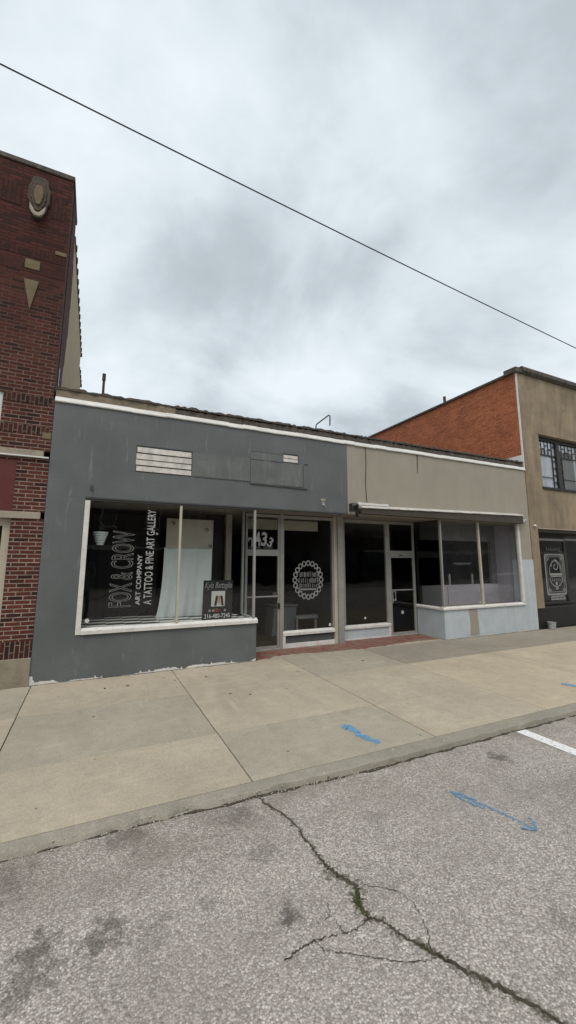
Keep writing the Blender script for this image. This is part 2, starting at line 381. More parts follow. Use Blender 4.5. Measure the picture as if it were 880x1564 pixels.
def ribbon(b, path, width, z, m=0, jit=.35, sub=4, wob=0):
    """flat jagged ribbon along a ground polyline"""
    pts = []
    for i in range(len(path)-1):
        for j in range(sub):
            t = j/sub; pts.append((path[i][0]*(1-t)+path[i+1][0]*t, path[i][1]*(1-t)+path[i+1][1]*t))
    pts.append(path[-1]); n = len(pts); L = []; R = []
    for i, p in enumerate(pts):
        a = pts[max(i-1,0)]; c = pts[min(i+1,n-1)]; dx, dy = c[0]-a[0], c[1]-a[1]; l = math.hypot(dx, dy) or 1
        w = width(i/(n-1)) if callable(width) else width
        o = RNG.uniform(-jit, jit)*w + RNG.gauss(0, 1)*wob
        w1 = w*RNG.uniform(1-jit, 1+jit)*.5; w2 = w*RNG.uniform(1-jit, 1+jit)*.5
        L.append((p[0]-dy/l*(w1+o), p[1]+dx/l*(w1+o), z)); R.append((p[0]+dy/l*(w2-o), p[1]-dx/l*(w2-o), z))
    i0 = len(b.v); b.v += L+R
    for i in range(n-1): b.f.append((i0+i, i0+n+i, i0+n+i+1, i0+i+1)); b.mi.append(m)
    return b

# ------------------------------------------------------------------ camera
A = [[0.9025741736567137, -0.43052761414297275, 0.0024154726784440758], [0.425268813349593, 0.8923961392224056, 0.15091576157967737], [-0.06712896126210889, -0.1351854435999106, 0.9885436755139176]]
cam = bpy.data.cameras.new('camera'); camo = bpy.data.objects.new('camera', cam); COL.objects.link(camo)
R3 = Matrix(((A[0][0], A[2][0], -A[1][0]), (A[0][1], A[2][1], -A[1][1]), (A[0][2], A[2][2], -A[1][2])))
CAMLOC = Vector((0, -6.59, 1.65))*S
camo.matrix_world = Matrix.Translation(CAMLOC) @ R3.to_4x4()
cam.sensor_fit = 'VERTICAL'; cam.sensor_height = 24; cam.lens = 24*618.2/1564
cam.shift_y = -(782-761.9)/1564; cam.shift_x = (440-438.1)/1564
cam.clip_start = .02; cam.clip_end = 2000
scene.camera = camo

# ------------------------------------------------------------------ sky and light
w = bpy.data.worlds.new('World'); scene.world = w; w.use_nodes = True
g = N.__new__(N); g.t = w.node_tree; g.t.nodes.clear(); g.out = g.n('ShaderNodeOutputWorld')
SUN_EL, SUN_AZ = math.radians(58), math.radians(205)      # azimuth clockwise from +Y
sky = g.n('ShaderNodeTexSky'); sky.sky_type = 'NISHITA'; sky.sun_disc = False
sky.sun_elevation = SUN_EL; sky.sun_rotation = SUN_AZ
gen = g.n('ShaderNodeTexCoord').outputs['Generated']
xyz = g.n('ShaderNodeSeparateXYZ', {0: gen})
zc = g.math('ADD', g.math('MAXIMUM', xyz.outputs[2], 0.0), .42)
cp = g.n('ShaderNodeCombineXYZ', {0: g.math('DIVIDE', xyz.outputs[0], zc), 1: g.math('DIVIDE', xyz.outputs[1], zc), 2: 0.0}).outputs[0]
n1 = g.noise(g.map(cp, loc=(1.7, .4, 0)), 2.1, 9, .54, .35)
n2 = g.noise(g.map(cp, loc=(4.1, 2.2, 3)), .95, 5, .5)
n3 = g.noise(g.map(cp, loc=(7.3, 5.5, 1)), 5.0, 8, .55)
v = g.math('ADD', g.math('MULTIPLY', n1, .55), g.math('ADD', g.math('MULTIPLY', n2, .35), g.math('MULTIPLY', n3, .13)))
cr = g.n('ShaderNodeValToRGB', {0: v}); el = cr.color_ramp.elements
el[0].position = .37; el[0].color = (.40,.45,.49,1); el[1].position = .61; el[1].color = (.72,.79,.835,1)
for p, cc in ((.435, (.45,.505,.55,1)), (.485, (.54,.60,.65,1)), (.535, (.63,.695,.745,1))):
    e = el.new(p); e.color = cc
hz = g.ramp(xyz.outputs[2], 0.0, .32, 1, 0)
col = g.mix(g.math('MULTIPLY', hz, .5), cr.outputs[0], (.60,.665,.71,1))
thin = g.ramp(g.noise(g.map(cp, loc=(.2, 6.4, 2)), .9, 6, .55), .60, .74, 0, .30)
blue = g.n('ShaderNodeVectorMath', {0: sky.outputs[0], 1: (.13,.13,.13)}, operation='MULTIPLY').outputs[0]
col = g.mix(thin, col, blue)
bg = g.n('ShaderNodeBackground', {0: col, 1: 1.17})
g.t.links.new(bg.outputs[0], g.out.inputs[0])
sun = bpy.data.lights.new('sun', 'SUN'); sun.energy = 2.0; sun.angle = math.radians(35); sun.color = (1, .925, .84)
so = bpy.data.objects.new('sun', sun); COL.objects.link(so)
sd = Vector((math.sin(SUN_AZ)*math.cos(SUN_EL), math.cos(SUN_AZ)*math.cos(SUN_EL), math.sin(SUN_EL)))
so.rotation_euler = (-sd).to_track_quat('-Z', 'Y').to_euler(); so.location = (0, -20, 30)

# ------------------------------------------------------------------ ground, street, sidewalk
ZS = -.05
struct(MB().face([(-300,-300,-.09),(300,-300,-.09),(300,300,-.09),(-300,300,-.09)]).build('ground', 'ground'))
street = struct(MB().face([(-45,-14.4,ZS),(140,-14.4,ZS),(140,-3.5,ZS),(-45,-3.5,ZS)]).build('street', 'asphalt'))
sw = MB()
sw.face([(-45,-3.46,-.014),(70,-3.46,-.014),(70,1.0,-.014),(-45,1.0,-.014)], 4)
xs = [-45+1.85*i for i in range(0)]
xj = [-.61-1.83*i for i in range(20, 0, -1)] + [-.61, 1.212, 3.066, 4.745, 6.62, 8.45, 10.3, 12.15, 14.0, 15.85, 17.7] + [19.55+1.85*i for i in range(25)]
yj = [(-3.46, -2.51), (-2.51, -1.22), (-1.22, .0)]
for i in range(len(xj)-1):
    for r, (ya, yb) in enumerate(yj):
        gx = .0045; gy = .003
        m = 0 if (i+r) % 3 else 1
        if xj[i] > 4.7 and r < 2: m = 2
        if xj[i] > 4.7 and r == 2: m = 3
        elif xj[i] > 3.0 and r == 2: m = 1
        dz = RNG.uniform(-.002, .002)
        x0, x1 = xj[i]+gx, xj[i+1]-gx
        if m == 2 and r == 0: sw.box(x0, x1, ya+gy*.3, -1.20, -.05, 0.0, m); continue
        if m == 2: continue
        y0, y1 = (ya+gy*.3, yb-gy) if r == 0 else (ya+gy, yb-gy) if r == 1 else (ya+.012 if xj[i] > 4.7 else ya+gy*.5, yb)
        sw.box(x0, x1, y0, y1, -.05, dz, m)
sw.box(2.6, 6.85, .001, 1.0, -.05, -.001, 1)
sidewalk = struct(sw.build('sidewalk', ['con0', 'con1', 'con2', 'con3', 'dirt'], bevel=.004))
# curb with a broken lip
cb = MB(); n = 700; X0, X1 = -20.0, 40.0
def curb_edge(x): return -3.545 - .065*max(0, min(1, (x-.6)/1.6))
prev = None
for i in range(n+1):
    x = X0+(X1-X0)*i/n
    rough = .028 if x < 1.3 else .013
    ye = curb_edge(x)+RNG.uniform(-rough, rough)
    zt = RNG.uniform(-.010, -.004)
    zl = zt - (.022 if x < 1.3 else .006)
    cur = [(x,-3.468,0.0), (x,ye+.045,zt), (x,ye+.012,zl), (x,ye,-.052 if x > 1.3 else -.045), (x,ye,-.09)]
    if prev:
        for a in range(4): cb.face([prev[a], cur[a], cur[a+1], prev[a+1]])
    prev = cur
struct(cb.build('curb', 'curb', smooth=False))
gut = MB()
ribbon(gut, [(-20+i*.25, curb_edge(-20+i*.25)-.008) for i in range(160)], lambda t: .012 if t < .52 else .030, ZS+.0035, 0, .55, 3)  # crack line, widened at right to paint in the curb step's shadow
lab(gut.build('gutter_crack_shadow', 'dirt', street), 'dark dirty gap along the curb, painted wider for the step shadow')
# crumbs of broken concrete along the left part of the curb
cr_ = MB()
for i in range(520):
    x = RNG.uniform(-1.6, 2.2) if i < 400 else RNG.uniform(2.2, 9)
    y = curb_edge(x)+RNG.gauss(-.012, .018); s_ = RNG.uniform(.002, .009)
    q = [(x+s_*RNG.uniform(.5,1)*math.cos(a), y+s_*RNG.uniform(.5,1)*math.sin(a)) for a in (0,1.3,2.4,3.6,5)]
    z0 = ZS+.001 if y < curb_edge(x)+.004 else -.026
    cr_.prism(q, 'z', z0, z0+s_*.9)
o = cr_.build('gravel', 'crumb'); o['kind'] = 'stuff'; tag(o, 'pale crumbs of broken concrete along the curb edge', 'gravel')

crack = [(1.218,-3.6),(1.216,-3.661),(1.283,-3.826),(1.306,-3.922),(1.315,-4.035),(1.301,-4.097),(1.313,-4.194),(1.305,-4.287),(1.306,-4.366),(1.319,-4.436),(1.344,-4.495),(1.374,-4.543),(1.363,-4.595),(1.331,-4.635),(1.315,-4.696),(1.326,-4.754),(1.369,-4.794),(1.383,-4.839),(1.393,-4.881),(1.44,-4.957),(1.465,-5.009),(1.504,-5.082),(1.543,-5.15),(1.594,-5.232),(1.639,-5.313),(1.68,-5.388),(1.706,-5.444),(1.746,-5.53),(1.83,-5.7),(1.9,-6.0)]
def cw(t): return .008+.013*math.exp(-((t-.42)/.09)**2)+.009*math.exp(-((t-.30)/.06)**2)+.008*math.exp(-((t-.78)/.15)**2)
b = ribbon(MB(), crack, cw, ZS+.004, 0, .6, 7, .003)
lab(b.build('crack', 'dirt', street), 'long dark main crack running from the curb')
b = ribbon(MB(), crack, lambda t: cw(t)*3.2, ZS+.0025, 0, .5, 5, .004)
lab(b.build('crack_edge', 'crackhalo', street), 'crumbled dirty edge of the main crack')
b = MB()
for path, wd in (([(1.391,-4.556),(1.484,-4.624),(1.56,-4.688),(1.576,-4.777),(1.554,-4.858),(1.511,-4.944),(1.464,-4.999)], .005),
                 ([(1.326,-4.754),(1.232,-4.775),(1.148,-4.765),(1.087,-4.751),(1.023,-4.742),(.937,-4.749),(.864,-4.767)], .008),
                 ([(1.023,-4.742),(1.041,-4.798),(1.1,-4.84),(1.193,-4.903),(1.306,-4.982),(1.407,-5.03),(1.481,-5.039)], .005),
                 ([(1.163,-4.685),(1.166,-4.737),(1.17,-4.775)], .005), ([(1.183,-4.591),(1.162,-4.657),(1.115,-4.674)], .004)):
    bb = ribbon(MB(), path, wd*.8, ZS+.004, 0, .7, 8, .0025)
    bb.build('crack', 'crackthin', street)
tuf = MB()
def tuft(path, nb, spread, hmax):
    for i in range(nb):
        j = RNG.randrange(len(path)-1); t = RNG.random()
        x = path[j][0]*(1-t)+path[j+1][0]*t+RNG.gauss(0, spread); y = path[j][1]*(1-t)+path[j+1][1]*t+RNG.gauss(0, spread)
        a = RNG.uniform(0, 6.28); h = RNG.uniform(.3, 1)*hmax; l = h*RNG.uniform(.3, 1.2)
        dx, dy = math.cos(a), math.sin(a); ww = .0022
        tuf.face([(x-dy*ww, y+dx*ww, ZS), (x+dy*ww, y-dx*ww, ZS), (x+dx*l*.5+dy*ww*.6, y+dy*l*.5-dx*ww*.6, ZS+h*.8), (x+dx*l, y+dy*l, ZS+h)])
tuft(crack[1:12], 90, .006, .010); tuft(crack[22:28], 60, .006, .010); tuft(crack[12:16], 120, .008, .022); tuft(crack[6:10], 60, .006, .012); tuft(crack[19:22], 60, .008, .014); tuft(crack[9:27], 40, .005, .010)
o = tuf.build('weeds', 'grass', fix=False); o['kind'] = 'stuff'; tag(o, 'short green weeds growing in the street crack', 'weeds')
M['leaf'] = plain('dry_leaf', (.055,.035,.02), .4, 20, .8)
for (x, y) in ((.267,-.551),(.544,-.558),(1.033,-.386),(1.594,-.576),(1.122,-.89),(.132,-1.545),(1.679,-1.441),(1.893,-1.569),(2.9,-.9),(4.2,-.75),(3.5,-1.9),(5.6,-1.5),(7.2,-.9)):
    a = RNG.uniform(0, 6.28); l = RNG.uniform(.012, .026); b = MB()
    P_ = [(x+l*u*math.cos(a)-l*v_*math.sin(a), y+l*u*math.sin(a)+l*v_*math.cos(a), .004+h*l) for u, v_, h in ((-1,0,.2),(-.4,.5,.1),(.4,.45,.25),(1,0,.05),(.4,-.45,.3),(-.4,-.5,.1))]
    b.face(P_); o = b.build('dry_leaf', 'leaf', fix=False); tag(o, 'small dark dry leaf lying on the sidewalk', 'leaf', 'dry leaves on the sidewalk')
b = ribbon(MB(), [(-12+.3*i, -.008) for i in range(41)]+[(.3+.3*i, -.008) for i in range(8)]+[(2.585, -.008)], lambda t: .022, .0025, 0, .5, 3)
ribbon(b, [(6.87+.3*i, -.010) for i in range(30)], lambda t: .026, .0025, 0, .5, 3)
lab(b.build('wall_joint', 'crackthin', sidewalk), 'dark joint where the sidewalk meets the walls')  # thin dark ribbon along the foot of the walls
# paint on the ground
b = MB(); b.face([(3.972,-3.635,ZS+.004),(4.106,-3.635,ZS+.004),(4.135,-8.0,ZS+.004),(4.00,-8.0,ZS+.004)])
lab(b.build('parking_line', 'line', street), 'white parking line painted on the asphalt')
b = ribbon(MB(), [(2.371,-2.916),(2.43,-2.925),(2.427,-3.028),(2.451,-3.187),(2.475,-3.352)], lambda t: .095-.02*t, .0035, 0, .3, 5)
b.v = [(x, y, max(z, .0035)) for x, y, z in b.v]
lab(b.build('paint_mark', 'spray', sidewalk), 'short blue spray paint stroke near the curb')
b = ribbon(MB(), [(5.90,-2.93),(5.93,-3.0),(5.985,-3.16)], .09, .0035, 0, .3, 5)
lab(b.build('paint_mark', 'spray', sidewalk), 'blue spray paint stroke at the right edge')
b = ribbon(MB(), [(2.535,-4.13),(2.583,-4.27),(2.63,-4.445),(2.672,-4.604),(2.678,-4.69)], .026, ZS+.004, 0, .25, 5)
ribbon(b, [(2.53,-4.15),(2.522,-4.20),(2.54,-4.29),(2.575,-4.39)], .025, ZS+.006, 0, .3, 5)
ribbon(b, [(2.53,-4.14),(2.58,-4.20),(2.605,-4.30)], .022, ZS+.0075, 0, .3, 5)
ribbon(b, [(2.765,-4.585),(2.715,-4.65),(2.672,-4.69),(2.61,-4.63)], .020, ZS+.009, 0, .3, 5)
lab(b.build('paint_mark', 'spray_thin', street), 'long blue spray paint arrow on the asphalt')

# ------------------------------------------------------------------ the two-storefront building
B = thing('storefront_building', 'low one-storey building with charcoal left shopfront and taupe right shopfront', 'building', (4.7, 0, 0))
b = MB()
b.box(-.64, -.14, 0, .25, 0, 2.56); b.box(-.14, 2.46, 0, .12, 0, .61); b.box(2.46, 2.58, 0, .66, 0, .61)
lab(b.build('wall', 'gray', B), 'charcoal gray painted wall around the big left window')
lab(MB().box(-.64, 4.47, 0, .2, 2.561, 3.955).build('fascia', 'gray', B), 'charcoal gray fascia over the left shop')
lab(MB().box(-.14, 4.47, -.008, .002, 2.555, 2.575).build('drip_edge', 'gray_dark', B), 'dark lower edge of the gray fascia')
lab(MB().box(4.4705, 9.95, .006, .2, 2.561, 3.955).build('fascia', 'taupe', B), 'taupe fascia over the right shop')
lab(MB().box(9.53, 9.95, .006, .25, 1.69, 2.56).build('wall', 'taupe', B), 'taupe wall right of the last window')
b = MB(); b.box(9.53, 9.968, 0, .25, 0, 1.6895); b.box(6.99, 9.53, 0, .12, 0, .605); b.box(6.87, 6.99, 0, .8, 0, .605)
lab(b.build('wall', 'blue', B), 'pale blue painted base of the right shop')
lab(MB().prism([(7.62,.03),(7.64,.3),(7.61,.6),(7.87,.6),(7.89,.3),(7.90,.03)], 'y', -.004, 0).build('bare_strip', 'taupe', B), 'unpainted taupe strip in the pale blue base')
# bare white bottom edge with flaking paint
def flaky(x0, x1, name, hmin, hmax, m='white', y=-.003):
    b = MB(); x = x0; lvl = hmin; pz = hmin; base = .006; tgt = hmax; nxt = x0
    while x < x1:
        nx = min(x1, x+RNG.uniform(.008, .025))
        if x > nxt: tgt = RNG.choice((hmin*.2, hmin*.4, hmin, (hmin+hmax)/2, hmax, hmax)); nxt = x+RNG.uniform(.08, .30)
        lvl += (tgt-lvl)*.35
        nz = max(.004, lvl*RNG.uniform(.82, 1.12)+(hmax*.7 if RNG.random() < .04 else 0))
        nb = RNG.uniform(.001, .006)
        b.face([(x, y, base), (nx, y, nb), (nx, y, nz), (x, y, pz)]); x, pz, base = nx, nz, nb
    return b.build(name, m, B)
flaky(-.64, 2.575, 'flaking_paint', .02, .045); flaky(6.875, 9.96, 'flaking_paint', .006, .022)
# loose ends of the white base
MB().prism([(-.64,.0),(-.575,.0),(-.585,.06),(-.60,.075),(-.605,.115),(-.64,.12)], 'y', -.006, -.0035).build('flaking_paint', 'white', B)
# trim + parapet
b = MB(); n = 40
for i in range(n):
    xa = -.64+10.59*i/n; xb = -.64+10.59*(i+1)/n; dz = RNG.uniform(-.005,.005)
    b.prism([(-.022,3.962+dz),(-.026,3.975+dz),(-.004,4.04+dz),(.15,4.046),(.15,3.956)], 'x', xa, xb)
lab(b.build('roof_flashing', 'flash', B), 'white metal strip under the parapet')
def rough_course(x0, x1, z0, z1, y0, y1, step, jit, name, mat):
    b = MB(); x = x0; pt = z1; py = y0
    while x < x1-1e-6:
        nx = min(x1, x+step*RNG.uniform(.6, 1.4)); nt = z1+RNG.uniform(-jit, jit); ny = y0+RNG.uniform(-.008,.008)
        i = len(b.v)
        b.v += [(x,py,z0),(nx,ny,z0),(nx,ny,nt),(x,py,pt),(x,y1,z0),(nx,y1,z0),(nx,y1,nt),(x,y1,pt)]
        for q in ((0,1,2,3),(5,4,7,6),(3,2,6,7),(0,4,5,1),(1,5,6,2),(0,3,7,4)): b.f.append(tuple(i+a for a in q)); b.mi.append(0)
        x, pt, py = nx, nt, ny
    return b.build(name, mat, B, fix=False)
lab(rough_course(-.64, 1.1, 4.043, 4.165, .03, .35, .09, .005, 'parapet', 'coping_tan'), 'tan brick end of the parapet')
lab(rough_course(1.101, 9.93, 4.043, 4.150, .03, .35, .05, .022, 'parapet', 'coping'), 'sooty weathered parapet')
lab(rough_course(-.64, 9.93, 4.166, 4.20, .01, .37, .05, .016, 'parapet_cap', M['coping']), 'dark tarred parapet cap')
# shell behind
b = MB(); b.box(-.64, 9.93, .37, 12, 3.85, 3.9)
b.build('roof', 'roof', B)
b = MB(); b.box(-.64, 9.95, .2001, 12, 2.56, 2.66); b.build('ceiling', 'ceil', B)
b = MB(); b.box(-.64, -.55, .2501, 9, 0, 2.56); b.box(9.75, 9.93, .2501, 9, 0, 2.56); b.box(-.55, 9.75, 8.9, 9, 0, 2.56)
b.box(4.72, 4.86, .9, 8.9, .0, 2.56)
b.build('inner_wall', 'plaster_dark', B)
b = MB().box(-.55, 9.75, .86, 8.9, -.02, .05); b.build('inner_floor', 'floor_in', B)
# red tile entry floor with a ragged outer edge
edge = []; x = 2.585
while x < 6.87: edge.append((x, .11+.07*math.sin(x*2.1+1)+RNG.uniform(-.03,.03)-(.09 if x < 2.9 else 0))); x += RNG.uniform(.04,.10)
poly = edge + [(6.865, .12), (6.865, .86), (2.585, .86)]
lab(MB().prism(poly, 'z', -.004, .004).build('entry_floor', 'redtile', B), 'worn red tile floor of the two entries')

# -- big left display window
W = MB(); frame_bars(W, -.14, 2.55, .61, 2.56, -.012, .06, .07, wl=.068, wr=.0405, wb=.001, wt=.055)
W = MB(); W.box(-.14, -.072, -.014, .06, .612, 2.52)
dw = lab(W.build('display_window', 'white', B, bevel=.004), 'big left display window with rotated white lettering')
b = MB(); b.prism([(-.035,.612),(-.035,.665),(.03,.695),(.10,.695),(.10,.612)], 'x', -.0715, 2.592); b.prism([(.10,.612),(.10,.69),(.66,.69),(.66,.612)], 'x', 2.54, 2.592)
b.build('sill', 'white', dw, bevel=.004)
MB().box(-.14, 2.56, .0, .07, 2.521, 2.56).build('head_bar', 'alu_dark', dw)
MB().box(1.237, 1.273, -.006, .05, .6955, 2.52).build('mullion', 'cream', dw, bevel=.003)
MB().box(2.512, 2.552, .0, .05, .6955, 2.52).build('corner_post', 'alu', dw, bevel=.003)
MB().box(2.518, 2.552, .60, .66, .6905, 2.56).build('return_post', 'alu', dw)
pane(dw, -.07, 1.237, .69, 2.525, .03); pane(dw, 1.273, 2.515, .69, 2.525, .03)
MB().face([(2.535,.05,.69),(2.535,.60,.69),(2.535,.60,2.56),(2.535,.05,2.56)]).build('pane', 'glass', dw, fix=False)
lab(text_part('lettering', 'FOX & CROW', 'vinyl_dim', dw, .265, .575, .965, 2.09, .025, rot=True, outline=.010), 'outlined capitals reading FOX & CROW sideways')
lab(text_part('lettering', 'ART COMPANY', 'vinyl_worn', dw, .632, .702, .985, 1.735, .025, rot=True, bold=.012), 'small capitals reading ART COMPANY sideways')
lab(text_part('lettering', 'A TATTOO & FINE ART GALLERY', 'vinyl_worn', dw, .748, .868, .985, 2.43, .025, rot=True, bold=.004), 'capitals reading A TATTOO & FINE ART GALLERY sideways')
disc('sticker', dw, .0, .026, .795, .030, 'vinyl'); disc('sticker', dw, .90, .026, 2.06, .018, 'vinyl_gray')

# -- fascia details on the gray part
b = MB()
z = 3.025
sd_ = MB(); sd_.box(.523, 1.395, -.001, .0, 3.02, 3.43, 1)
for i in range(4):
    z0 = 3.025+.1005*i; z1 = z0+.094
    xa = .527+RNG.uniform(-.006,.012); xb = 1.392+RNG.uniform(-.018,.008); z0 += RNG.uniform(-.006,.006); z1 += RNG.uniform(-.008,.002)
    sd_.prism([(-.014,z0),(-.004,z1),(-.0015,z1),(-.0015,z0)], 'x', xa, xb, 0)
lab(sd_.build('siding_patch', ['siding', 'brown'], B), 'bare weathered white siding boards showing through the gray fascia')
b = MB(); b.box(3.065, 3.365, -.001, .0, 3.452, 3.597, 1); b.prism([(-.012,3.455),(-.004,3.52),(-.0015,3.52),(-.0015,3.455)], 'x', 3.068, 3.362); b.prism([(-.012,3.525),(-.004,3.585),(-.0015,3.585),(-.0015,3.525)], 'x', 3.068, 3.362)
lab(b.build('siding_patch', ['siding', 'brown'], B), 'small bare siding patch above the covered sign panel')
b = MB(); b.box(2.432, 3.475, -.007, 0, 3.0, 3.42)
lab(b.build('sign_panel', 'gray_patch', B, bevel=.004), 'gray painted over sign panel')
b = MB(); b.prism([(2.42,3.0),(3.56,2.985),(3.56,2.965),(3.2,2.972),(2.42,2.985)], 'y', -.018, 0); b.box(3.480, 3.486, -.006, 0, 3.0, 3.43); b.box(3.50, 3.58, -.012, 0, 3.445, 3.452); b.box(2.43, 2.68, -.008, 0, 3.424, 3.431); b.box(2.82, 3.05, -.010, 0, 3.424, 3.433)
b.box(1.41, 2.42, -.006, 0, 3.015, 3.026); b.box(2.425, 2.43, -.004, 0, 3.0, 3.42); b.box(2.45, 3.06, -.003, 0, 3.577, 3.581); b.box(3.06, 3.372, -.014, 0, 3.599, 3.612); b.box(3.367, 3.376, -.012, 0, 3.44, 3.599); b.box(.52, 1.40, -.010, 0, 3.434, 3.446)
b.build('trim_ledge', 'gray_dark', B)
b = MB(); b.box(1.41, 2.42, -.003, 0, 3.03, 3.44); b.box(2.435, 3.05, -.004, 0, 3.438, 3.572)
b.build('patched_area', 'gray_patch', B)
# hooks for the old awning
for hx, hz, mm in ((-.07, 2.69, 'gray_dark'), (3.90, 2.70, 'galv')):
    b = MB(); b.box(hx-.02, hx+.02, -.012, 0, hz-.01, hz+.06); b.tube([(hx,-.012,hz+.04),(hx,-.05,hz+.03),(hx+.005,-.06,hz-.01),(hx+.03,-.05,hz-.04)], .008, 6)
    b.build('awning_hook', mm, B)
b = MB(); b.box(3.86, 3.96, -.003, 0, 2.78, 2.82)
b.build('paint_drip', 'taupe', B)

# -- recess of the left shop: door, transom, side window
D1 = .66
dr = lab(frame_bars(MB(), 2.60, 3.312, .02, 1.79, D1, D1+.05, .045, wb=.05, wt=.05).build('door', 'alu', B, bevel=.003), 'glass door of the left shop under the house number')
pane(dr, 2.645, 3.267, .07, 1.74, D1+.025)
b = MB(); b.box(2.645, 3.267, D1-.02, D1+.02, .965, .99); b.build('push_bar', 'alu', dr)
b = MB(); b.box(3.268, 3.30, D1-.02, D1, .74, .85); b.tube([(3.284,D1-.02,.82),(3.284,D1-.06,.81),(3.284,D1-.06,.74)], .012, 6); b.build('handle', 'alu_dark', dr)
b = MB(); b.box(2.55, 3.312, D1-.02, D1+.10, -.003, .02); b.build('threshold', 'galv', dr)
b = frame_bars(MB(), 2.60, 3.312, 1.79, 2.54, D1, D1+.05, .04, wb=.07, wt=.05)
ts = lab(b.build('transom_window', 'alu', B, bevel=.003), 'transom window with the house number over the left door')
pane(ts, 2.64, 3.272, 1.86, 2.49, D1+.025)
b = MB().box(3.312, 3.372, D1-.015, D1+.06, .0, 2.56); b.build('door_jamb', 'alu', B, bevel=.003)
Y = D1+.02
for ch, cx, cz, hh, ww, rt in (('2', 2.725, 2.00, .19, .10, .42), ('4', 2.850, 2.06, .27, .125, .08), ('3', 2.985, 2.06, .27, .12, -.08), ('3', 3.115, 2.00, .19, .10, -.42)):
    o = text_part('house_number', ch, 'vinyl_worn', ts, cx-ww/2, cx+ww/2, cz-hh/2, cz+hh/2, Y, bold=.03)
    for v_ in o.data.vertices:
        wp = v_.co+wloc(o); dx = wp.x-cx*S; dz = wp.z-cz*S
        v_.co.x += dx*math.cos(rt)-dz*math.sin(rt)-dx; v_.co.z += dx*math.sin(rt)+dz*math.cos(rt)-dz
text_part('lettering', 'LORAIN', 'vinyl_gray', ts, 2.68, 2.91, 1.875, 1.92, Y); text_part('lettering', 'OHIO', 'vinyl_gray', ts, 2.97, 3.16, 1.875, 1.92, Y)
b = frame_bars(MB(), 3.372, 4.53, .232, 2.54, D1, D1+.05, .028, wb=.001, wt=.06)
sw1 = lab(b.build('side_window', 'alu', B, bevel=.003), 'tall window beside the left door with a scalloped white crest')
pane(sw1, 3.40, 4.505, .31, 2.48, D1+.025)
b = MB(); b.prism([(D1-.03,.233),(D1-.03,.285),(D1+.02,.315),(D1+.07,.315),(D1+.07,.233)], 'x', 3.376, 4.53); b.build('sill', 'white', sw1, bevel=.003)
b = MB(); b.box(3.372, 4.53, D1+.01, D1+.07, .0, .232); b.build('window_base', 'gray_dark', B)
b = MB(); b.box(3.372, 4.53, D1-.02, D1+.01, 0, .085); b.box(3.372, 3.43, D1-.02, D1+.01, .085, .232); b.build('base_board', 'white', B, bevel=.003)
b = MB(); b.box(4.53, 4.60, D1-.03, D1+.09, 0, 2.56); b.build('jamb_post', 'cream', B, bevel=.003)
disc('sticker', sw1, 4.44, D1+.02, .375, .030, 'vinyl')
# scalloped crest
def crest(parent, cx, cz, R, y):
    b = MB()
    lobes = 10; n = 160
    for off, ph in ((0, 0), (0, math.pi)):
        pts = []
        for i in range(n+1):
            t = 2*math.pi*i/n; r = R*(.86+.125*math.cos(lobes*t+ph))
            pts.append((cx+r*math.cos(t)*.90, cz+r*math.sin(t)))
        for i in range(n):
            a, c = pts[i], pts[i+1]; dx, dz = c[0]-a[0], c[1]-a[1]; l = math.hypot(dx, dz); h = .011
            nx, nz = -dz/l*h, dx/l*h; yy = y-(.0015 if ph else 0)
            b.face([(a[0]-nx,yy,a[1]-nz),(c[0]-nx,yy,c[1]-nz),(c[0]+nx,yy,c[1]+nz),(a[0]+nx,yy,a[1]+nz)])
    lab(b.build('crest_ring', 'vinyl_dim', parent, fix=False), 'scalloped white chain ring')
    b = MB()      # three rows of worn, unreadable lettering over a bar
    for row, (z0, h, xa, xb) in enumerate(((.055,.11,-.19,.20), (-.06,.105,-.23,.22), (-.15,.08,-.20,.20))):
        x = xa
        while x < xb:
            wd = RNG.uniform(.022,.038); hh = h*RNG.uniform(.75,1)
            zz = cz+z0
            kind = RNG.randrange(3); t = .011
            b.face([(cx+x,y,zz),(cx+x+t,y,zz),(cx+x+t,y,zz+hh),(cx+x,y,zz+hh)])
            if kind: b.face([(cx+x+t,y,zz+hh-t),(cx+x+wd,y,zz+hh-t),(cx+x+wd,y,zz+hh),(cx+x+t,y,zz+hh)])
            if kind == 1: b.face([(cx+x+wd-t,y,zz),(cx+x+wd,y,zz),(cx+x+wd,y,zz+hh-t),(cx+x+wd-t,y,zz+hh-t)])
            if kind == 2: b.face([(cx+x+t,y,zz+hh*.4),(cx+x+wd*.9,y,zz+hh*.4),(cx+x+wd*.9,y,zz+hh*.4+t),(cx+x+t,y,zz+hh*.4+t)])
            x += wd+.012
    b.face([(cx-.18,y,cz-.20),(cx+.18,y,cz-.20),(cx+.18,y,cz-.165),(cx-.18,y,cz-.165)])
    lab(b.build('crest_lettering', 'vinyl_gray', parent, fix=False), 'worn unreadable lettering inside the crest')
crest(sw1, 3.945, 1.27, .385, D1+.02)
b = MB(); b.box(4.60, 4.725, .58, .90, 0, 2.56)
b2 = lab(b.build('pier', 'alu', B, bevel=.004), 'gray blue post between the two shops')
b = MB().box(2.70, 4.33, .95, 1.0, 2.27, 2.47); b.build('valance', 'board', B)

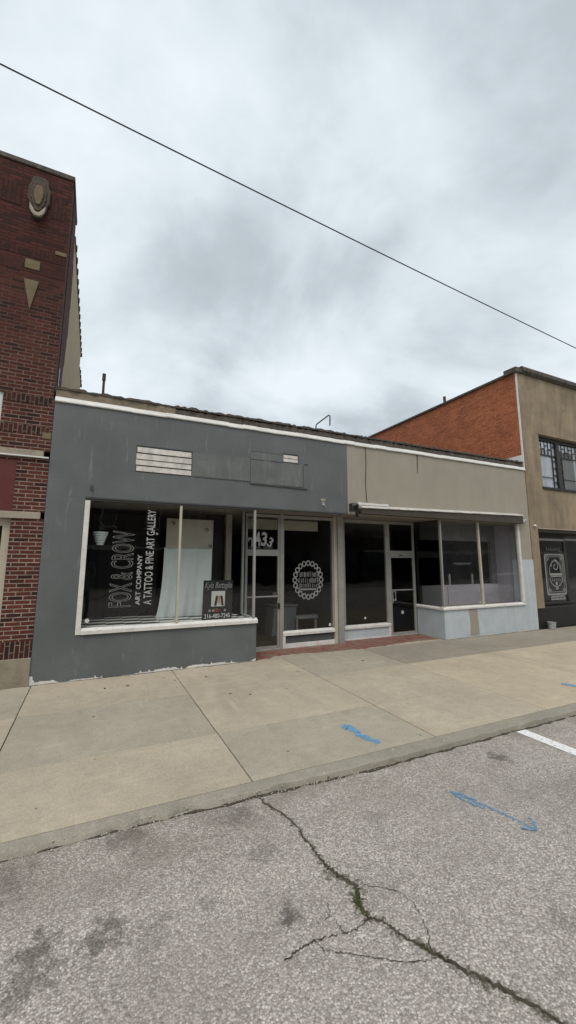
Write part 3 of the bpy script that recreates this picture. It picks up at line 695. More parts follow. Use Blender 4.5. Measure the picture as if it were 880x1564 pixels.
# -- recess of the right shop
D2 = .81
b = frame_bars(MB(), 4.862, 6.09, .222, 2.55, D2, D2+.05, .03, wl=.055, wr=.075, wb=.001, wt=.07)
sw2 = lab(b.build('side_window', 'alu', B, bevel=.003), 'dark window left of the right door')
pane(sw2, 4.915, 6.017, .30, 2.49, D2+.025)
b = MB(); b.prism([(D2-.03,.223),(D2-.03,.27),(D2+.02,.30),(D2+.07,.30),(D2+.07,.223)], 'x', 4.866, 6.088); b.build('sill', 'white', sw2, bevel=.003)
MB().box(4.862, 6.09, D2, D2+.07, 0, .222).build('window_base', 'blue', B)
b = MB(); b.box(4.862, 6.09, D2-.014, D2, 0, .03); b.box(6.03, 6.09, D2-.014, D2, .03, .222); b.build('base_board', 'white', B)
MB().box(4.7255, 4.862, .79, .90, 0, 2.56).build('pier_return', 'alu', B)
disc('sticker', sw2, 5.42, D2+.02, .43, .026, 'vinyl')
b = frame_bars(MB(), 6.09, 6.868, .02, 1.835, D2, D2+.05, .07, wb=.055, wt=.115)
dr2 = lab(b.build('door', 'alu', B, bevel=.003), 'dark glass door of the right shop')
pane(dr2, 6.16, 6.798, .075, 1.72, D2+.025, 'glass_dark')
MB().box(6.16, 6.798, D2-.03, D2+.01, .985, 1.012).build('push_bar', 'alu', dr2)
b = MB(); b.tube([(6.20,D2,.97),(6.20,D2-.07,.97),(6.20,D2-.07,.78),(6.20,D2,.78)], .014, 6); b.box(6.165, 6.185, D2-.01, D2, .72, 1.0); b.build('handle', 'galv', dr2)
MB().box(6.40, 6.50, D2-.006, D2, 1.765, 1.785).build('mail_slot', 'alu_dark', dr2)
b = MB(); b.box(6.09, 6.868, D2-.03, D2+.1, -.003, .02); b.build('threshold', 'galv', dr2)
b = MB(); b.prism(rounded(6.455, .50, .045, 16), 'y', D2+.017, D2+.019); lab(b.build('sticker', M['steel_paint'], dr2), 'round blue white door sticker')
b = MB(); b.box(6.425, 6.485, D2+.014, D2+.0165, .475, .495); b.box(6.435, 6.475, D2+.014, D2+.0165, .50, .525); b.build('sticker_mark', 'vinyl', dr2)
b = frame_bars(MB(), 6.09, 6.868, 1.836, 2.55, D2, D2+.05, .05, wb=.045, wt=.06)
ts2 = b.build('transom_window', 'alu', B, bevel=.003)
pane(ts2, 6.14, 6.818, 1.88, 2.49, D2+.025, 'glass_dark')

# -- right display window
b = MB(); b.prism([(-.03,.607),(-.03,.645),(.02,.672),(.10,.672),(.10,.607)], 'x', 6.84, 9.531)
dw2 = lab(b.build('display_window', 'white', B, bevel=.004), 'right corner display window over the pale blue base')
b = MB(); b.prism([(6.842,.607),(6.842,.640),(6.87,.668),(6.95,.668),(6.95,.607)], 'y', .101, .808); b.build('sill', 'white', dw2, bevel=.003)
MB().box(6.875, 6.912, .0, .05, .6725, 2.56).build('corner_post', 'alu', dw2, bevel=.003)
b = MB(); b.prism([(8.083,.6725),(8.135,.6725),(8.12,1.6),(8.105,2.56),(8.072,2.56)], 'y', -.004, .05); b.build('mullion', 'cream', dw2, bevel=.003)
b = MB(); b.box(9.462, 9.532, -.012, .06, .6725, 2.56); b.build('frame_post', 'white', dw2, bevel=.004)
pane(dw2, 6.91, 8.085, .66, 2.56, .03, 'glass_pale'); pane(dw2, 8.11, 9.47, .66, 2.56, .03, 'glass_pale')
MB().face([(6.892,.05,.66),(6.892,.80,.66),(6.892,.80,2.56),(6.892,.05,2.56)]).build('pane', 'glass_dark', dw2, fix=False)
disc('sticker', dw2, 8.02, .026, .735, .022, 'vinyl')
# -- awning box
aw = MB(); n = 30
for i in range(n):
    xa = 4.70+4.83*i/n; xb = 4.70+4.83*(i+1)/n; r = .075*(xa-4.7)/4.83; dz = RNG.uniform(-.003,.003)
    aw.prism([(-.15,2.672+r+dz),(-.155,2.684+r+dz),(-.14,2.705+r+dz),(.004,2.748+r),(.004,2.672+r)], 'x', xa, xb)
M['flash_dull'] = plain('dull_awning_cap', (.56,.54,.50), .18, 4, .55, .002, 30, dirt=.5, dirtcol=(.28,.255,.215))
ab = lab(aw.build('awning_box', 'flash_dull', B), 'long white capped awning housing over the right shop')
b = MB(); b.prism([(4.70,2.563),(9.53,2.563),(9.53,2.746),(4.70,2.671)], 'y', -.13, .004); b.build('valance', 'brown', ab)
b = MB(); b.prism([(4.70,2.75),(4.70,2.80),(4.9,2.79),(5.0,2.80),(5.2,2.79),(5.45,2.80),(5.45,2.76)], 'y', -.03, .004); b.build('torn_flashing', 'flash', ab)
b = MB(); b.box(4.50, 4.515, -.09, .004, 2.60, 2.76); b.box(4.515, 4.66, -.09, -.07, 2.74, 2.76); b.box(4.515, 4.66, -.09, -.07, 2.60, 2.615); b.box(4.645, 4.66, -.09, .004, 2.50, 2.74)
b.box(4.515, 4.645, -.004, .004, 2.615, 2.74); b.build('awning_bracket', 'alu_dark', ab)
b = MB(); b.tube([(9.555,-.03,2.56),(9.56,-.09,2.60),(9.60,-.11,2.64),(9.68,-.10,2.67),(9.73,-.04,2.66),(9.735,.004,2.66)], .026, 8); b.build('conduit_elbow', 'galv', B)
# cable and drip on the taupe fascia
b = MB(); b.tube([(4.93,-.004,4.0),(4.932,-.002,3.6),(4.905,-.002,3.2),(4.925,-.004,2.83)], .007, 5); b.build('cable', 'rust', B)
b = MB(); b.prism([(6.30,3.55),(6.315,3.55),(6.335,3.9),(6.345,4.06),(6.29,4.06),(6.31,3.9)], 'y', .001, .0055); b.build('tar_drip', 'rust', B)
# -- roof pipes
b = MB(); b.tube([(-.01,.6,3.9),(-.015,.6,4.77)], .020, 8); b.tube([(-.015,.6,4.66),(-.015,.6,4.78)], .028, 8); b.build('vent_pipe', 'rust', B)
b = MB(); b.tube([(4.10,.6,3.9),(4.11,.6,4.49),(4.13,.6,4.52),(4.43,.6,4.77),(4.46,.6,4.76),(4.455,.6,4.54)], .014, 8); b.build('conduit_mast', 'rust', B)

# ------------------------------------------------------------------ things seen in the shops
b = MB(); b.box(-.10, 2.44, .125, 1.35, .05, .683); b.face([(-.10,.125,.686),(2.44,.125,.686),(2.44,1.35,.686),(-.10,1.35,.686)], 1)
lab(b.build('display_floor', ['plaster', 'tile'], B, fix=False), 'raised display floor with black and pale stripes')
def drape(x0, x1, z0, z1, y, amp, waves, flare=0):
    b = MB(); nx, nz = 60, 10; i0 = 0
    for j in range(nz+1):
        t = j/nz; z = z1+(z0-z1)*t
        for i in range(nx+1):
            u = i/nx; x = x0+(x1-x0)*u-flare*(1-u)*t**3
            b.v.append((x, y+amp*(.4+.6*t)*math.sin(u*waves*6.28+.6*math.sin(3*t+u*5))+.01*math.sin(u*17+t*4), z))
    for j in range(nz):
        for i in range(nx):
            a = j*(nx+1)+i; b.f.append((a, a+1, a+nx+2, a+nx+1)); b.mi.append(0)
    return b
ct = thing('hanging_cloth', 'white cloth hanging behind the left display window below a beige board', 'cloth', (1.53, .72, .6))
drape(1.13, 1.975, .69, 1.87, .72, .009, 6, .09).build('cloth', 'cloth', ct, smooth=True, fix=False)
b = MB(); b.box(1.15, 1.98, .70, .715, 1.865, 2.38); b.build('board', 'board', ct)
for hx, hz in ((1.86, 2.20), (1.93, 1.90), (1.26, 2.30)):
    b = MB(); b.tube([(hx-.03,.69,hz),(hx,.68,hz+.03),(hx+.03,.69,hz),(hx,.685,hz-.03)], .008, 6); b.build('hook', 'rust', ct)
o = drape(-.10, 1.09, .69, 2.45, 1.15, .012, 9).build('backdrop_curtain', 'cloth_black', smooth=True, fix=False); tag(o, 'black curtain closing the back of the left display window', 'curtain')
b = MB(); b.box(2.38, 2.50, 1.2, 1.3, .6, 2.56); b.build('column', 'board', B)
b = MB(); b.box(2.02, 2.36, 1.32, 1.36, .602, 2.56); b.build('display_back', 'black', B)
# pendant lamp
pl = thing('pendant_lamp', 'pale ribbed pendant lampshade hanging at the left end of the left window', 'lamp', (.10, .35, 1.86))
b = MB()
prof = []
for i in range(6):
    z = i*.035; r = .045+.011*i; prof += [(r, z), (r+.012, z+.010), (r+.012, z+.024), (r+.002, z+.028)]
b.lathe((.10, .35, 1.88), prof, 20); b.build('lamp_shade', 'cloth', pl, smooth=False)
MB().tube([(.10,.35,2.09),(.10,.35,2.56)], .005, 6).build('cord', 'wire', pl)
# poster sign
ps = thing('window_sign', 'black sign with white script and portrait standing in the left display window', 'sign', (1.92, .09, .6))
b = MB(); b.prism([(.128,.688),(.08,1.325),(.092,1.325),(.140,.688)], 'x', 1.68, 2.18); b.build('sign_board', 'black', ps)
def py(z): return .128-.048*(z-.688)/.637-.004
b = MB(); b.face([(1.82,py(.90),.90),(2.05,py(.90),.90),(2.05,py(1.15),1.15),(1.82,py(1.15),1.15)]); b.build('photo', 'vinyl', ps, fix=False)
fg = MB(); y_ = py(1.02)-.004
fg.face([(1.87,y_,.915),(1.905,y_,.915),(1.94,y_,1.11),(1.90,y_,1.12)]); fg.face([(2.03,y_,.915),(1.995,y_,.915),(1.96,y_,1.11),(2.0,y_,1.12)]); fg.face([(1.845,y_,1.085),(2.0,y_,1.095),(2.0,y_,1.12),(1.845,y_,1.115)])
fg.build('hair', 'black', ps, fix=False)
fg = MB(); fg.prism([(1.93,.955),(1.965,.955),(1.972,1.05),(1.962,1.085),(1.935,1.085),(1.925,1.05)], 'y', y_, y_+.002); fg.build('portrait', 'skin', ps)
text_part('script_lettering', 'Kyla Battaglia', 'vinyl_dim', ps, 1.70, 2.16, 1.17, 1.295, py(1.29)-.004, shear=.35)
text_part('phone_number', '216-480-7245', 'vinyl', ps, 1.71, 2.145, .715, .785, py(.78)-.006, bold=.01)
b = MB()
for ix in (1.80, 1.86, 2.06): MB().prism(rounded(ix, .835, .020, 10), 'y', py(.83)-.004, py(.83)-.002).build('icon', 'vinyl_dim', ps)
b = MB(); b.box(1.89, 1.95, py(.83)-.004, py(.83)-.002, .81, .86); b.build('red_mark', 'red', ps)
# shop furniture
cn = thing('counter', 'gray blue front counter inside the left shop', 'counter', (3.9, 1.9, .05))
b = MB(); b.prism([(3.60,.05),(4.14,.05),(4.20,.66),(3.66,.62)], 'y', 1.7, 2.1); b.build('cabinet', 'steel_paint', cn)
MB().box(3.64, 4.22, 1.66, 2.14, .662, .68).build('counter_top', 'wood_bench', cn)
bn = thing('bench', 'small pale bench behind the crest window of the left shop', 'bench', (4.38, 1.55, .05))
MB().prism([(4.06,1.45),(4.60,1.45),(4.72,1.72),(4.16,1.72)], 'z', .40, .455).build('seat', 'wood_bench', bn, bevel=.004)
for lx, ly in ((4.10,1.49),(4.56,1.49),(4.66,1.68),(4.20,1.68)): MB().box(lx-.02, lx+.02, ly-.02, ly+.02, .05, .40).build('leg', 'wood_bench', bn)
sl = thing('spotlight', 'small white spotlight glowing behind the crest window', 'lamp', (3.85, 2.2, .70))
b = MB(); b.lathe((3.87, 2.2, .70), [(.06,0),(.06,.015),(.012,.02),(.012,.10)], 14); b.build('stand', 'alu_dark', sl)
b = MB(); b.lathe((3.885, 2.2, .80), [(.022,0),(.035,.04),(.05,.10),(.052,.12)], 14); b.build('lamp_head', 'vinyl', sl, smooth=True)
# right shop inside
b = MB(); b.box(6.995, 9.745, .125, .83, .05, .60); lab(b.build('display_floor', 'soffit', B), 'brown display floor of the right window')
b = MB(); b.box(7.0, 9.60, .75, .83, .601, 1.075); 
lab(MB().box(7.0, 9.60, .75, .83, 2.15, 2.56).build('inner_wall', 'plaster', B), 'dim header above the dark opening')
MB().box(9.40, 9.60, .75, .83, 1.0755, 2.15).build('inner_wall', 'plaster', B)
b.box(9.60, 9.745, .2501, .83, .601, 2.56)
lab(b.build('inner_wall', 'lilac', B), 'lilac gray knee wall and header behind the right window')
MB().box(7.8, 7.812, .743, .75, .62, 1.05).build('wall_trim', 'plaster', B); MB().box(7.75, 8.15, .743, .75, .93, .94).build('wall_trim', 'vinyl', B)
for px_ in (8.10, 8.90):
    p = thing('newel_post', 'white wooden post behind the knee wall, ' + ('nearer the corner post' if px_ < 8.5 else 'nearer the right window mullion'), 'post', (px_, .95, .05), 'white posts behind the knee wall')
    b = MB(); b.box(px_-.016, px_+.016, .934, .966, .05, 1.28); b.box(px_-.022, px_+.022, .928, .972, 1.28, 1.295)
    b.build('shaft', 'white', p); MB().lathe((px_, .95, 1.295), [(.014,0),(.02,.015),(.014,.03),(.003,.04)], 10).build('finial', 'white', p, smooth=True)
lt = thing('tube_light', 'unlit white tube light hanging in the dark right shop', 'lamp', (9.2, 1.5, 1.55))
MB().box(8.9, 9.5, 1.46, 1.54, 1.575, 1.605).build('fitting', 'white', lt)
MB().tube([(8.92,1.5,1.56),(9.48,1.5,1.56)], .014, 8).build('tube', 'vinyl', lt)
for cx_ in (9.0, 9.5): MB().tube([(cx_-.05,1.5,1.6),(cx_-.05,1.5,2.56)], .004, 5).build('cord', 'wire', lt)

# ------------------------------------------------------------------ left brick building
L = thing('brick_building', 'dark red brick two-storey building at the left edge with stone medallion', 'building', (-3, 0, 0))
b = MB()
b.box(-1.03, -.645, .0, .3, .58, 2.215)            # pier
b.box(-1.03, -.645, .0, .3, 2.312, 3.085); b.box(-12, -1.03, .02, .3, 3.03, 3.085)
b.box(-12, -.645, .0, .3, 3.195, 3.42); b.box(-1.275, -.645, 0, .3, 3.42, 4.0); b.box(-12, -.665, .0, .3, 4.0, 7.66)
b.box(-12, -2.6, .0, .3, 3.42, 4.0)
lab(b.build('wall', 'brick', L), 'dark red brick front wall')
b = MB(); b.box(-.95, -.664, .301, 1.2, 4.0, 7.40)
# side wall: red brick toothing, then tan stucco
sw_ = MB(); ed = [(.30,3.2)]; z = 3.2
while z < 7.62: ed.append((.95+.25*math.sin(z*1.3)+RNG.uniform(-.05,.05), z)); z += .10
ed.append((.92, 7.66)); ed.append((.30, 7.66))
sw_.prism(ed, 'x', -.76, -.656); lab(sw_.build('side_wall', 'brick', L), 'red brick return at the corner of the side wall')
sw_ = MB(); sw_.prism([(.301,0),(14,0),(14,6.1),(9.2,6.1),(9.2,6.95),(5.5,6.95),(5.5,7.40),(.301,7.40)], 'x', -1.0, -.765)
sw_.prism([(y0, z0) for y0, z0 in ((.80,3.2),(6.6,3.2),(6.6,6.95),(5.5,6.95),(5.5,7.40),(.80,7.40))], 'x', -.765, -.662)
lab(sw_.build('side_wall', 'stucco_side', L), 'tan stuccoed side wall rising above the low roof')
for ya, yb, z in ((.96, 5.45, 7.401), (5.52, 6.6, 6.951)):
    b = MB(); y = ya
    while y < yb:
        b.box(-1.05, -.648, y, y+.26, z, z+.05); b.box(-1.05, -.632, y+.2605, y+.34, z-.012, z+.075); y += .3405
    b.build('tile_coping', 'stone_dark', L)
b = MB(); b.box(-12, -.645, -.02, .95, 7.661, 7.74); b.build('coping', 'coping', L, bevel=.01)
b = MB(); b.box(-.99, -.642, -.02, .3, .0, .36); b.build('stone_base', 'stone_base', L, bevel=.008)
b = MB(); b.box(-1.03, -.646, -.002, .3, .361, .579); b.build('soldier_course', 'brick_s', L)
b = MB(); b.box(-12, -.69, -.018, .3, 2.216, 2.311); b.build('stone_band', 'stone', L, bevel=.006)
b = MB(); b.box(-12, -.72, -.03, .3, 3.105, 3.19); b.build('stone_band', 'stone', L, bevel=.006)
b = MB(); b.box(-12, -.652, -.04, .02, 3.086, 3.104); b.build('metal_drip', 'flash', L)
b = MB(); b.box(-12, -1.031, .004, .29, 2.312, 3.03); lab(b.build('sign_band', 'redpanel', L), 'plain dark red panel over the shop window')
for z0, z1, xa in ((3.88, 4.0, -1.27), (3.425, 3.55, -1.27), (5.90, 6.02, -12), (6.15, 6.27, -12)):
    MB().box(xa, -.672, -.004, 0, z0, z1).build('soldier_course', 'brick_s', L)
for xa, xb, za, zb in ((-1.62,-1.32,6.95,7.32), (-.93,-.74,6.90,7.28)):
    MB().box(xa, xb, -.006, 0, za, zb).build('soldier_panel', 'brick_s', L)
MB().box(-.76, -.648, -.005, 0, 3.38, 3.47).build('stone_block', 'stone_tan', L)
MB().box(-.82, -.668, -.012, 0, 6.30, 6.36).build('stone_block', 'stone_tan', L)
MB().box(-1.19, -1.0, -.012, 0, 5.955, 6.105).build('stone_block', 'stone_tan', L, bevel=.004)
MB().prism([(-1.185,5.775),(-1.075,5.30),(-.99,5.775)], 'y', -.014, 0).build('stone_wedge', 'stone_tan', L, bevel=.004)
# medallion: stepped cartouche
def cart(sx, sz, cx=-1.10, cz=7.14):
    base = [(0,.36),(.06,.355),(.105,.32),(.115,.25),(.125,.20),(.145,.17),(.145,-.06),(.12,-.09),(.115,-.18),(.09,-.22),(.07,-.30),(.04,-.335),(0,-.345)]
    pts = base+[(-x, z) for x, z in base[::-1][1:-1]]
    return [(cx+x*sx, cz+z*sz) for x, z in pts]
md = lab(MB().prism(cart(1,1), 'y', -.05, 0).build('medallion', 'stone_dark', L, bevel=.012), 'carved stone cartouche near the roofline')
MB().prism(cart(.68,.72), 'y', -.075, -.05).build('medallion_panel', 'stone_dark', md, bevel=.008)
MB().prism(cart(.42,.46), 'y', -.10, -.075).build('medallion_shield', 'stone_tan', md, bevel=.01)
MB().prism([(-1.205,6.99),(-1.165,6.93),(-1.13,6.87),(-1.10,6.86),(-1.07,6.87),(-1.035,6.93),(-.995,6.99),(-1.0,6.90),(-1.03,6.84),(-1.07,6.80),(-1.13,6.80),(-1.17,6.84),(-1.20,6.90)], 'y', -.085, -.0505).build('medallion_lip', 'stone', md, bevel=.006)
# shop window and upper window
b = MB(); frame_bars(b, -4.5, -1.031, .36, 2.214, .08, .16, .10)
b.box(-4.5, -1.031, .05, .2, .0, .359)
lw = lab(b.build('shop_window', 'cream', L, bevel=.004), 'shop window with pale frame at the left edge')
pane(lw, -4.4, -1.131, .46, 2.114, .13)
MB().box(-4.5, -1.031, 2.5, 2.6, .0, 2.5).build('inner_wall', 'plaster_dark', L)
b = MB(); frame_bars(b, -2.599, -1.276, 3.421, 3.999, .03, .12, .07); uw = lab(b.build('upper_window', 'white', L), 'white framed upper window at the left edge')
MB().box(-2.55, -1.34, .085, .1, 3.48, 3.95).build('shade', 'glass_far', uw)
b = MB(); b.box(-.655, -.648, .32, .36, 4.15, 4.62); b.build('metal_flashing', 'flash', L)

# ------------------------------------------------------------------ right building
Rb = thing('stucco_building', 'tan stucco two-storey building with orange brick side wall at the right', 'building', (13, 0, 0))
XR = 9.97
b = MB()
b.box(XR, 10.65, 0, .3, 2.6, 6.66); b.box(13.8, 16, 0, .3, 2.6, 6.66); b.box(10.65, 13.8, 0, .3, 5.05, 6.66); b.box(10.65, 13.8, 0, .3, 2.6, 3.54)
b.box(XR, 10.27, 0, .3, .50, 2.6); b.box(10.27, 16, 0, .3, 2.50, 2.6)
lab(b.build('wall', 'tan', Rb), 'streaked tan stucco front wall')
MB().box(9.948, XR-.0005, .001, .042, 4.0, 6.66).build('corner_strip', 'flash', Rb)
b = MB(); b.prism([(.043,4.0),(.043,6.66),(11,6.60),(11,0),(.301,0),(.301,4.0)], 'x', 9.953, XR-.001); lab(b.build('side_wall', 'brick_or', Rb), 'orange brick side wall rising above the low roof')
b = MB(); b.prism([(.05,6.661),(.05,6.72),(11,6.66),(11,6.601)], 'x', 9.90, 10.25); b.build('side_coping', 'coping', Rb)
b = MB(); b.prism([(-.10,6.72),(-.10,6.80),(-.06,6.86),(.3,6.86),(.3,6.661),(-.03,6.661)], 'x', 10.12, 16); b.build('cornice', 'coping', Rb)
b = MB(); b.prism([(-.06,6.661),(-.06,6.79),(.30,6.80),(.30,6.661)], 'x', 9.86, 10.1195); b.build('cornice_end', 'coping', Rb)
b = MB(); b.prism([(.043,4.2),(.043,4.385),(.30,4.385),(.62,4.36),(.62,4.2)], 'x', 9.935, 9.9525); b.build('roof_membrane', 'flash', Rb)
MB().tube([(10.0, 2.5, 6.6), (10.0, 2.5, 6.93)], .045, 10).build('vent_pipe', 'rust', Rb)
# leaded upper window
b = MB(); frame_bars(b, 10.651, 13.799, 3.60, 5.049, .14, .24, .05, wt=.10); b.box(11.60, 11.74, .13, .24, 3.65, 4.949); b.box(12.74, 12.86, .13, .24, 3.65, 4.949)
lwn = lab(b.build('leaded_window', 'alu_dark', Rb), 'leaded glass window with small panes above the tan wall')
MB().box(10.62, 13.83, -.03, .138, 3.541, 3.60).build('sill', 'black', lwn)
M['leadpane'] = glassmat('pane_sky_tone', (.5,.53,.56), 2.6, .85, (.60,.66,.74))  # bluish diffuse share paints the reflected sky into the pane
M['leadpane2'] = glassmat('pane_shade_tone', (.3,.3,.3), 1.6, .30, (.42,.40,.38))  # grayer copy of the pane, the sash's shade put into its colour
b = MB(); yb0, yb1 = .165, .185
for xa, xb, pm in ((10.70, 11.60, 'leadpane'), (11.74, 12.74, 'leadpane2'), (12.86, 13.75, 'leadpane2')):
    pane(lwn, xa, xb, 3.65, 4.95, .195, pm)
    b = MB(); wd = xb-xa
    b.box(xa, xb, yb0, yb1, 4.54, 4.575)
    n_ = 6
    for i in range(1, n_): b.box(xa+wd*i/n_-.010, xa+wd*i/n_+.010, yb0, yb1, 4.576, 4.95)
    for i in range(n_):
        zz = 4.76+(.07 if i % 2 else -.02); b.box(xa+wd*i/n_+.011, xa+wd*(i+1)/n_-.011, yb0, yb1, zz-.010, zz+.010)
    for x_ in (xa+.15, xb-.15): b.box(x_-.014, x_+.014, yb0, yb1, 3.65, 4.539)
    for i in range(4):
        zz = 3.82+.2*i; b.box(xa, xa+.135, yb0, yb1, zz-.01, zz+.01); b.box(xb-.135, xb, yb0, yb1, zz-.01, zz+.01)
    b.box(xa+.165, xb-.165, yb0, yb1, 3.93, 3.94)
    b.build('lead_bars', 'alu_dark', lwn)
MB().box(10.66, 13.79, .9, .95, 3.55, 5.05).build('blind', 'lilac', lwn)
# shop at the bottom
b = MB(); b.box(10.0, 16, .03, .30, 0, .495); b.build('shop_base', 'black', Rb)
b = MB(); b.box(10.271, 16, .02, .34, 2.40, 2.499); b.build('shop_head', 'brown', Rb)
b = MB(); b.box(10.27, 16, -.03, .02, 2.47, 2.50); b.build('drip_edge', 'stone', Rb)
b = MB(); frame_bars(b, 10.272, 11.86, .496, 2.399, .31, .36, .035, wl=.05, wr=.06, wt=.17); b.box(10.4, 11.80, .31, .36, 1.86, 1.885); b.box(10.32, 11.80, .27, .40, .531, .575)
shp = lab(b.build('shop_window', 'alu_dark', Rb), 'dark shop window with an ornate white decal')
pane(shp, 10.32, 11.80, .53, 2.23, .335)
b = MB(); b.box(10.30, 11.84, .305, .309, 2.20, 2.26); b.box(11.87, 13.5, .305, .309, 2.22, 2.28); b.build('rail', 'alu', shp)
b = MB(); frame_bars(b, 11.861, 13.2, .496, 2.40, .31, .36, .05); b.box(11.95, 13.1, .40, .43, .9, 1.0)
sd2 = b.build('shop_door', 'alu_dark', Rb); pane(sd2, 11.91, 13.15, .546, 2.35, .335)
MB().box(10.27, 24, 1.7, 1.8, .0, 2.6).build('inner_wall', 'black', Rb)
tb = thing('hanging_fabric', 'pale fabric hanging inside the dark shop at the right edge', 'fabric', (12.35, .7, 1.0))
drape(12.2, 12.55, 1.05, 1.95, .7, .03, 2, -.05).build('cloth', 'vinyl_gray', tb, smooth=True, fix=False)
# ornate decal
def polyl(b, pts, h, y):
    for i in range(len(pts)-1):
        a, c = pts[i], pts[i+1]; dx, dz = c[0]-a[0], c[1]-a[1]; l = math.hypot(dx, dz) or 1e-6; nx, nz = -dz/l*h, dx/l*h
        b.face([(a[0]-nx,y,a[1]-nz),(c[0]-nx,y,c[1]-nz),(c[0]+nx,y,c[1]+nz),(a[0]+nx,y,a[1]+nz)])
def spiral(cx, cz, r0, r1, t0, t1, n=18): return [(cx+(r0+(r1-r0)*i/n)*math.cos(t0+(t1-t0)*i/n), cz+(r0+(r1-r0)*i/n)*math.sin(t0+(t1-t0)*i/n)) for i in range(n+1)]
b = MB(); yd = .331; cx = 11.375
polyl(b, [(10.96,1.83),(11.79,1.83),(11.79,.78),(10.96,.78),(10.96,1.83)], .022, yd)
polyl(b, [(11.03,1.77),(11.72,1.77),(11.72,.84),(11.03,.84),(11.03,1.77)], .006, yd)
for sx in (-1, 1):
    for sz in (-1, 1):
        X_, Z_ = cx+sx*.36, 1.305+sz*.46
        polyl(b, spiral(X_, Z_, .06, .012, 0, 9, 22), .010, yd-.001)
        polyl(b, [(X_-sx*.02, Z_-sz*.10), (X_-sx*.12, Z_-sz*.02)], .014, yd-.001)
polyl(b, spiral(cx, 1.52, .03, .17, 1.2, 9.5, 40), .013, yd-.001)
polyl(b, [(cx-.02,1.70),(cx+.10,1.66),(cx+.20,1.55),(cx+.26,1.40)], .013, yd-.001)
polyl(b, [(cx-.10,1.66),(cx-.22,1.52),(cx-.27,1.36),(cx-.20,1.30)], .010, yd-.001)
polyl(b, [(cx-.27,1.30),(cx+.27,1.30)], .030, yd-.002); polyl(b, [(cx-.24,1.24),(cx+.24,1.25)], .012, yd-.002)
polyl(b, [(cx+.27*math.cos(t), 1.22+.24*math.sin(t)) for t in [math.pi+i*math.pi/16 for i in range(17)]], .013, yd-.001)
for i in range(5): polyl(b, [(cx-.16+.08*i, 1.12), (cx-.16+.08*i, 1.19)], .012, yd-.001)
b.prism(rounded(cx, 1.06, .045, 12), 'y', yd-.003, yd-.001); b.prism(rounded(cx-.03, .93, .03, 10), 'y', yd-.003, yd-.001); b.prism(rounded(cx+.03, .93, .03, 10), 'y', yd-.003, yd-.001)
b.prism([(11.08,.63),(11.10,.74),(11.66,.74),(11.70,.63)], 'y', yd-.003, yd-.001)
lab(b.build('decal', 'vinyl_dim', shp, fix=False), 'ornate white framed window decal with swirls')
b = MB()
for i in range(9): b.box(11.13+.06*i, 11.155+.06*i, yd-.0045, yd-.0035, .655, .72)
b.build('decal_plate_marks', 'black', shp)
b = MB()
for i in range(7): polyl(b, [(11.08+.09*i, 1.93), (11.09+.09*i, 2.03-.03*(i % 2))], .010, yd)
b.build('faint_lettering', 'vinyl_gray', shp, fix=False)
b = MB(); b.lathe((10.12, -.03, 2.515), [(.015,0),(.04,.01),(.045,.03),(.02,.06)], 12); b.build('lamp_stub', 'vinyl', Rb)
bk = thing('paint_bucket', 'small dented metal bucket on the sidewalk beside the black shop base', 'bucket', (10.33, -.09, 0))
b = MB(); b.lathe((10.33, -.09, .001), [(.075,0),(.082,.005),(.095,.15),(.10,.155),(.10,.17),(.088,.17),(.078,.02)], 20); b.build('pail', 'galv', bk, smooth=False)
b = MB(); b.tube([(10.235,-.09,.16)]+[(10.33-.1*math.cos(t), -.09-.07*math.sin(t), .16-.06*math.sin(t)) for t in [i*math.pi/10 for i in range(1, 10)]]+[(10.425,-.09,.16)], .004, 5); b.build('handle', 'rust', bk)

# ------------------------------------------------------------------ overhead wire
def wz(x): return 5.698-.0873*x+.00125*x*x
b = MB(); b.tube([(x, -3.0, wz(x)) for x in [-9+.7*i for i in range(50)]], .0068, 6)
tag(b.build('overhead_wire', 'wire', smooth=True), 'black overhead wire crossing the cloudy sky', 'wire')

# ------------------------------------------------------------------ across the street (seen only as reflections)
def far_building(x0, x1, h, mat, label, trim, base, nwin, floors, awn=None):
    y = -19.0
    T = thing('brick_building', label, 'building', ((x0+x1)/2, y, 0))
    MB().box(x0, x1, y-9, y, 2.9, h).build('wall', mat, T)
    MB().box(x0, x1, y-9, y-.35, 0, 2.9).build('shop_interior', 'black', T)
    MB().box(x0-.05, x1+.05, y-.3, y+.12, h, h+.22).build('cornice', trim, T)
    MB().box(x0, x1, y-.3, y+.06, 2.55, 2.9).build('sign_band', base, T)
    MB().box(x0, x1, y-.3, y+.10, 2.32, 2.54).build('metal_band', trim, T)
    npier = max(2, int((x1-x0)/2.6))
    for i in range(npier+1):
        xc = x0+.15+(x1-x0-.3)*i/npier; MB().box(xc-.15, xc+.15, y-.35, y+.02, 0, 2.32).build('pier', mat, T)
    for i in range(npier):
        xa = x0+.3+(x1-x0-.3)*i/npier; xb = x0+(x1-x0-.3)*(i+1)/npier
        f = frame_bars(MB(), xa, xb, .5, 2.32, y-.25, y-.15, .06); f.box(xa, xb, y-.3, y-.1, 0, .5)
        fo = f.build('shop_window', base, T); MB().box(xa+.06, xb-.06, y-.22, y-.2, .56, 2.26).build('pane', 'glass_far', fo)
    for fl in range(floors):
        zb = 3.6+fl*2.6
        for i in range(nwin):
            xc = x0+(x1-x0)*(i+.5)/nwin
            f = frame_bars(MB(), xc-.42, xc+.42, zb, zb+1.5, y, y+.05, .06); f.box(xc-.5, xc+.5, y, y+.10, zb-.1, zb)
            fo = f.build('window', trim, T); MB().box(xc-.36, xc+.36, y+.005, y+.02, zb+.06, zb+1.44).build('pane', 'glass_far', fo)
    return T
far_building(-16, -3, 6.6, 'brick_far', 'brown brick building across the street, mirrored left in the big left window', 'cream', 'redpanel', 5, 1)
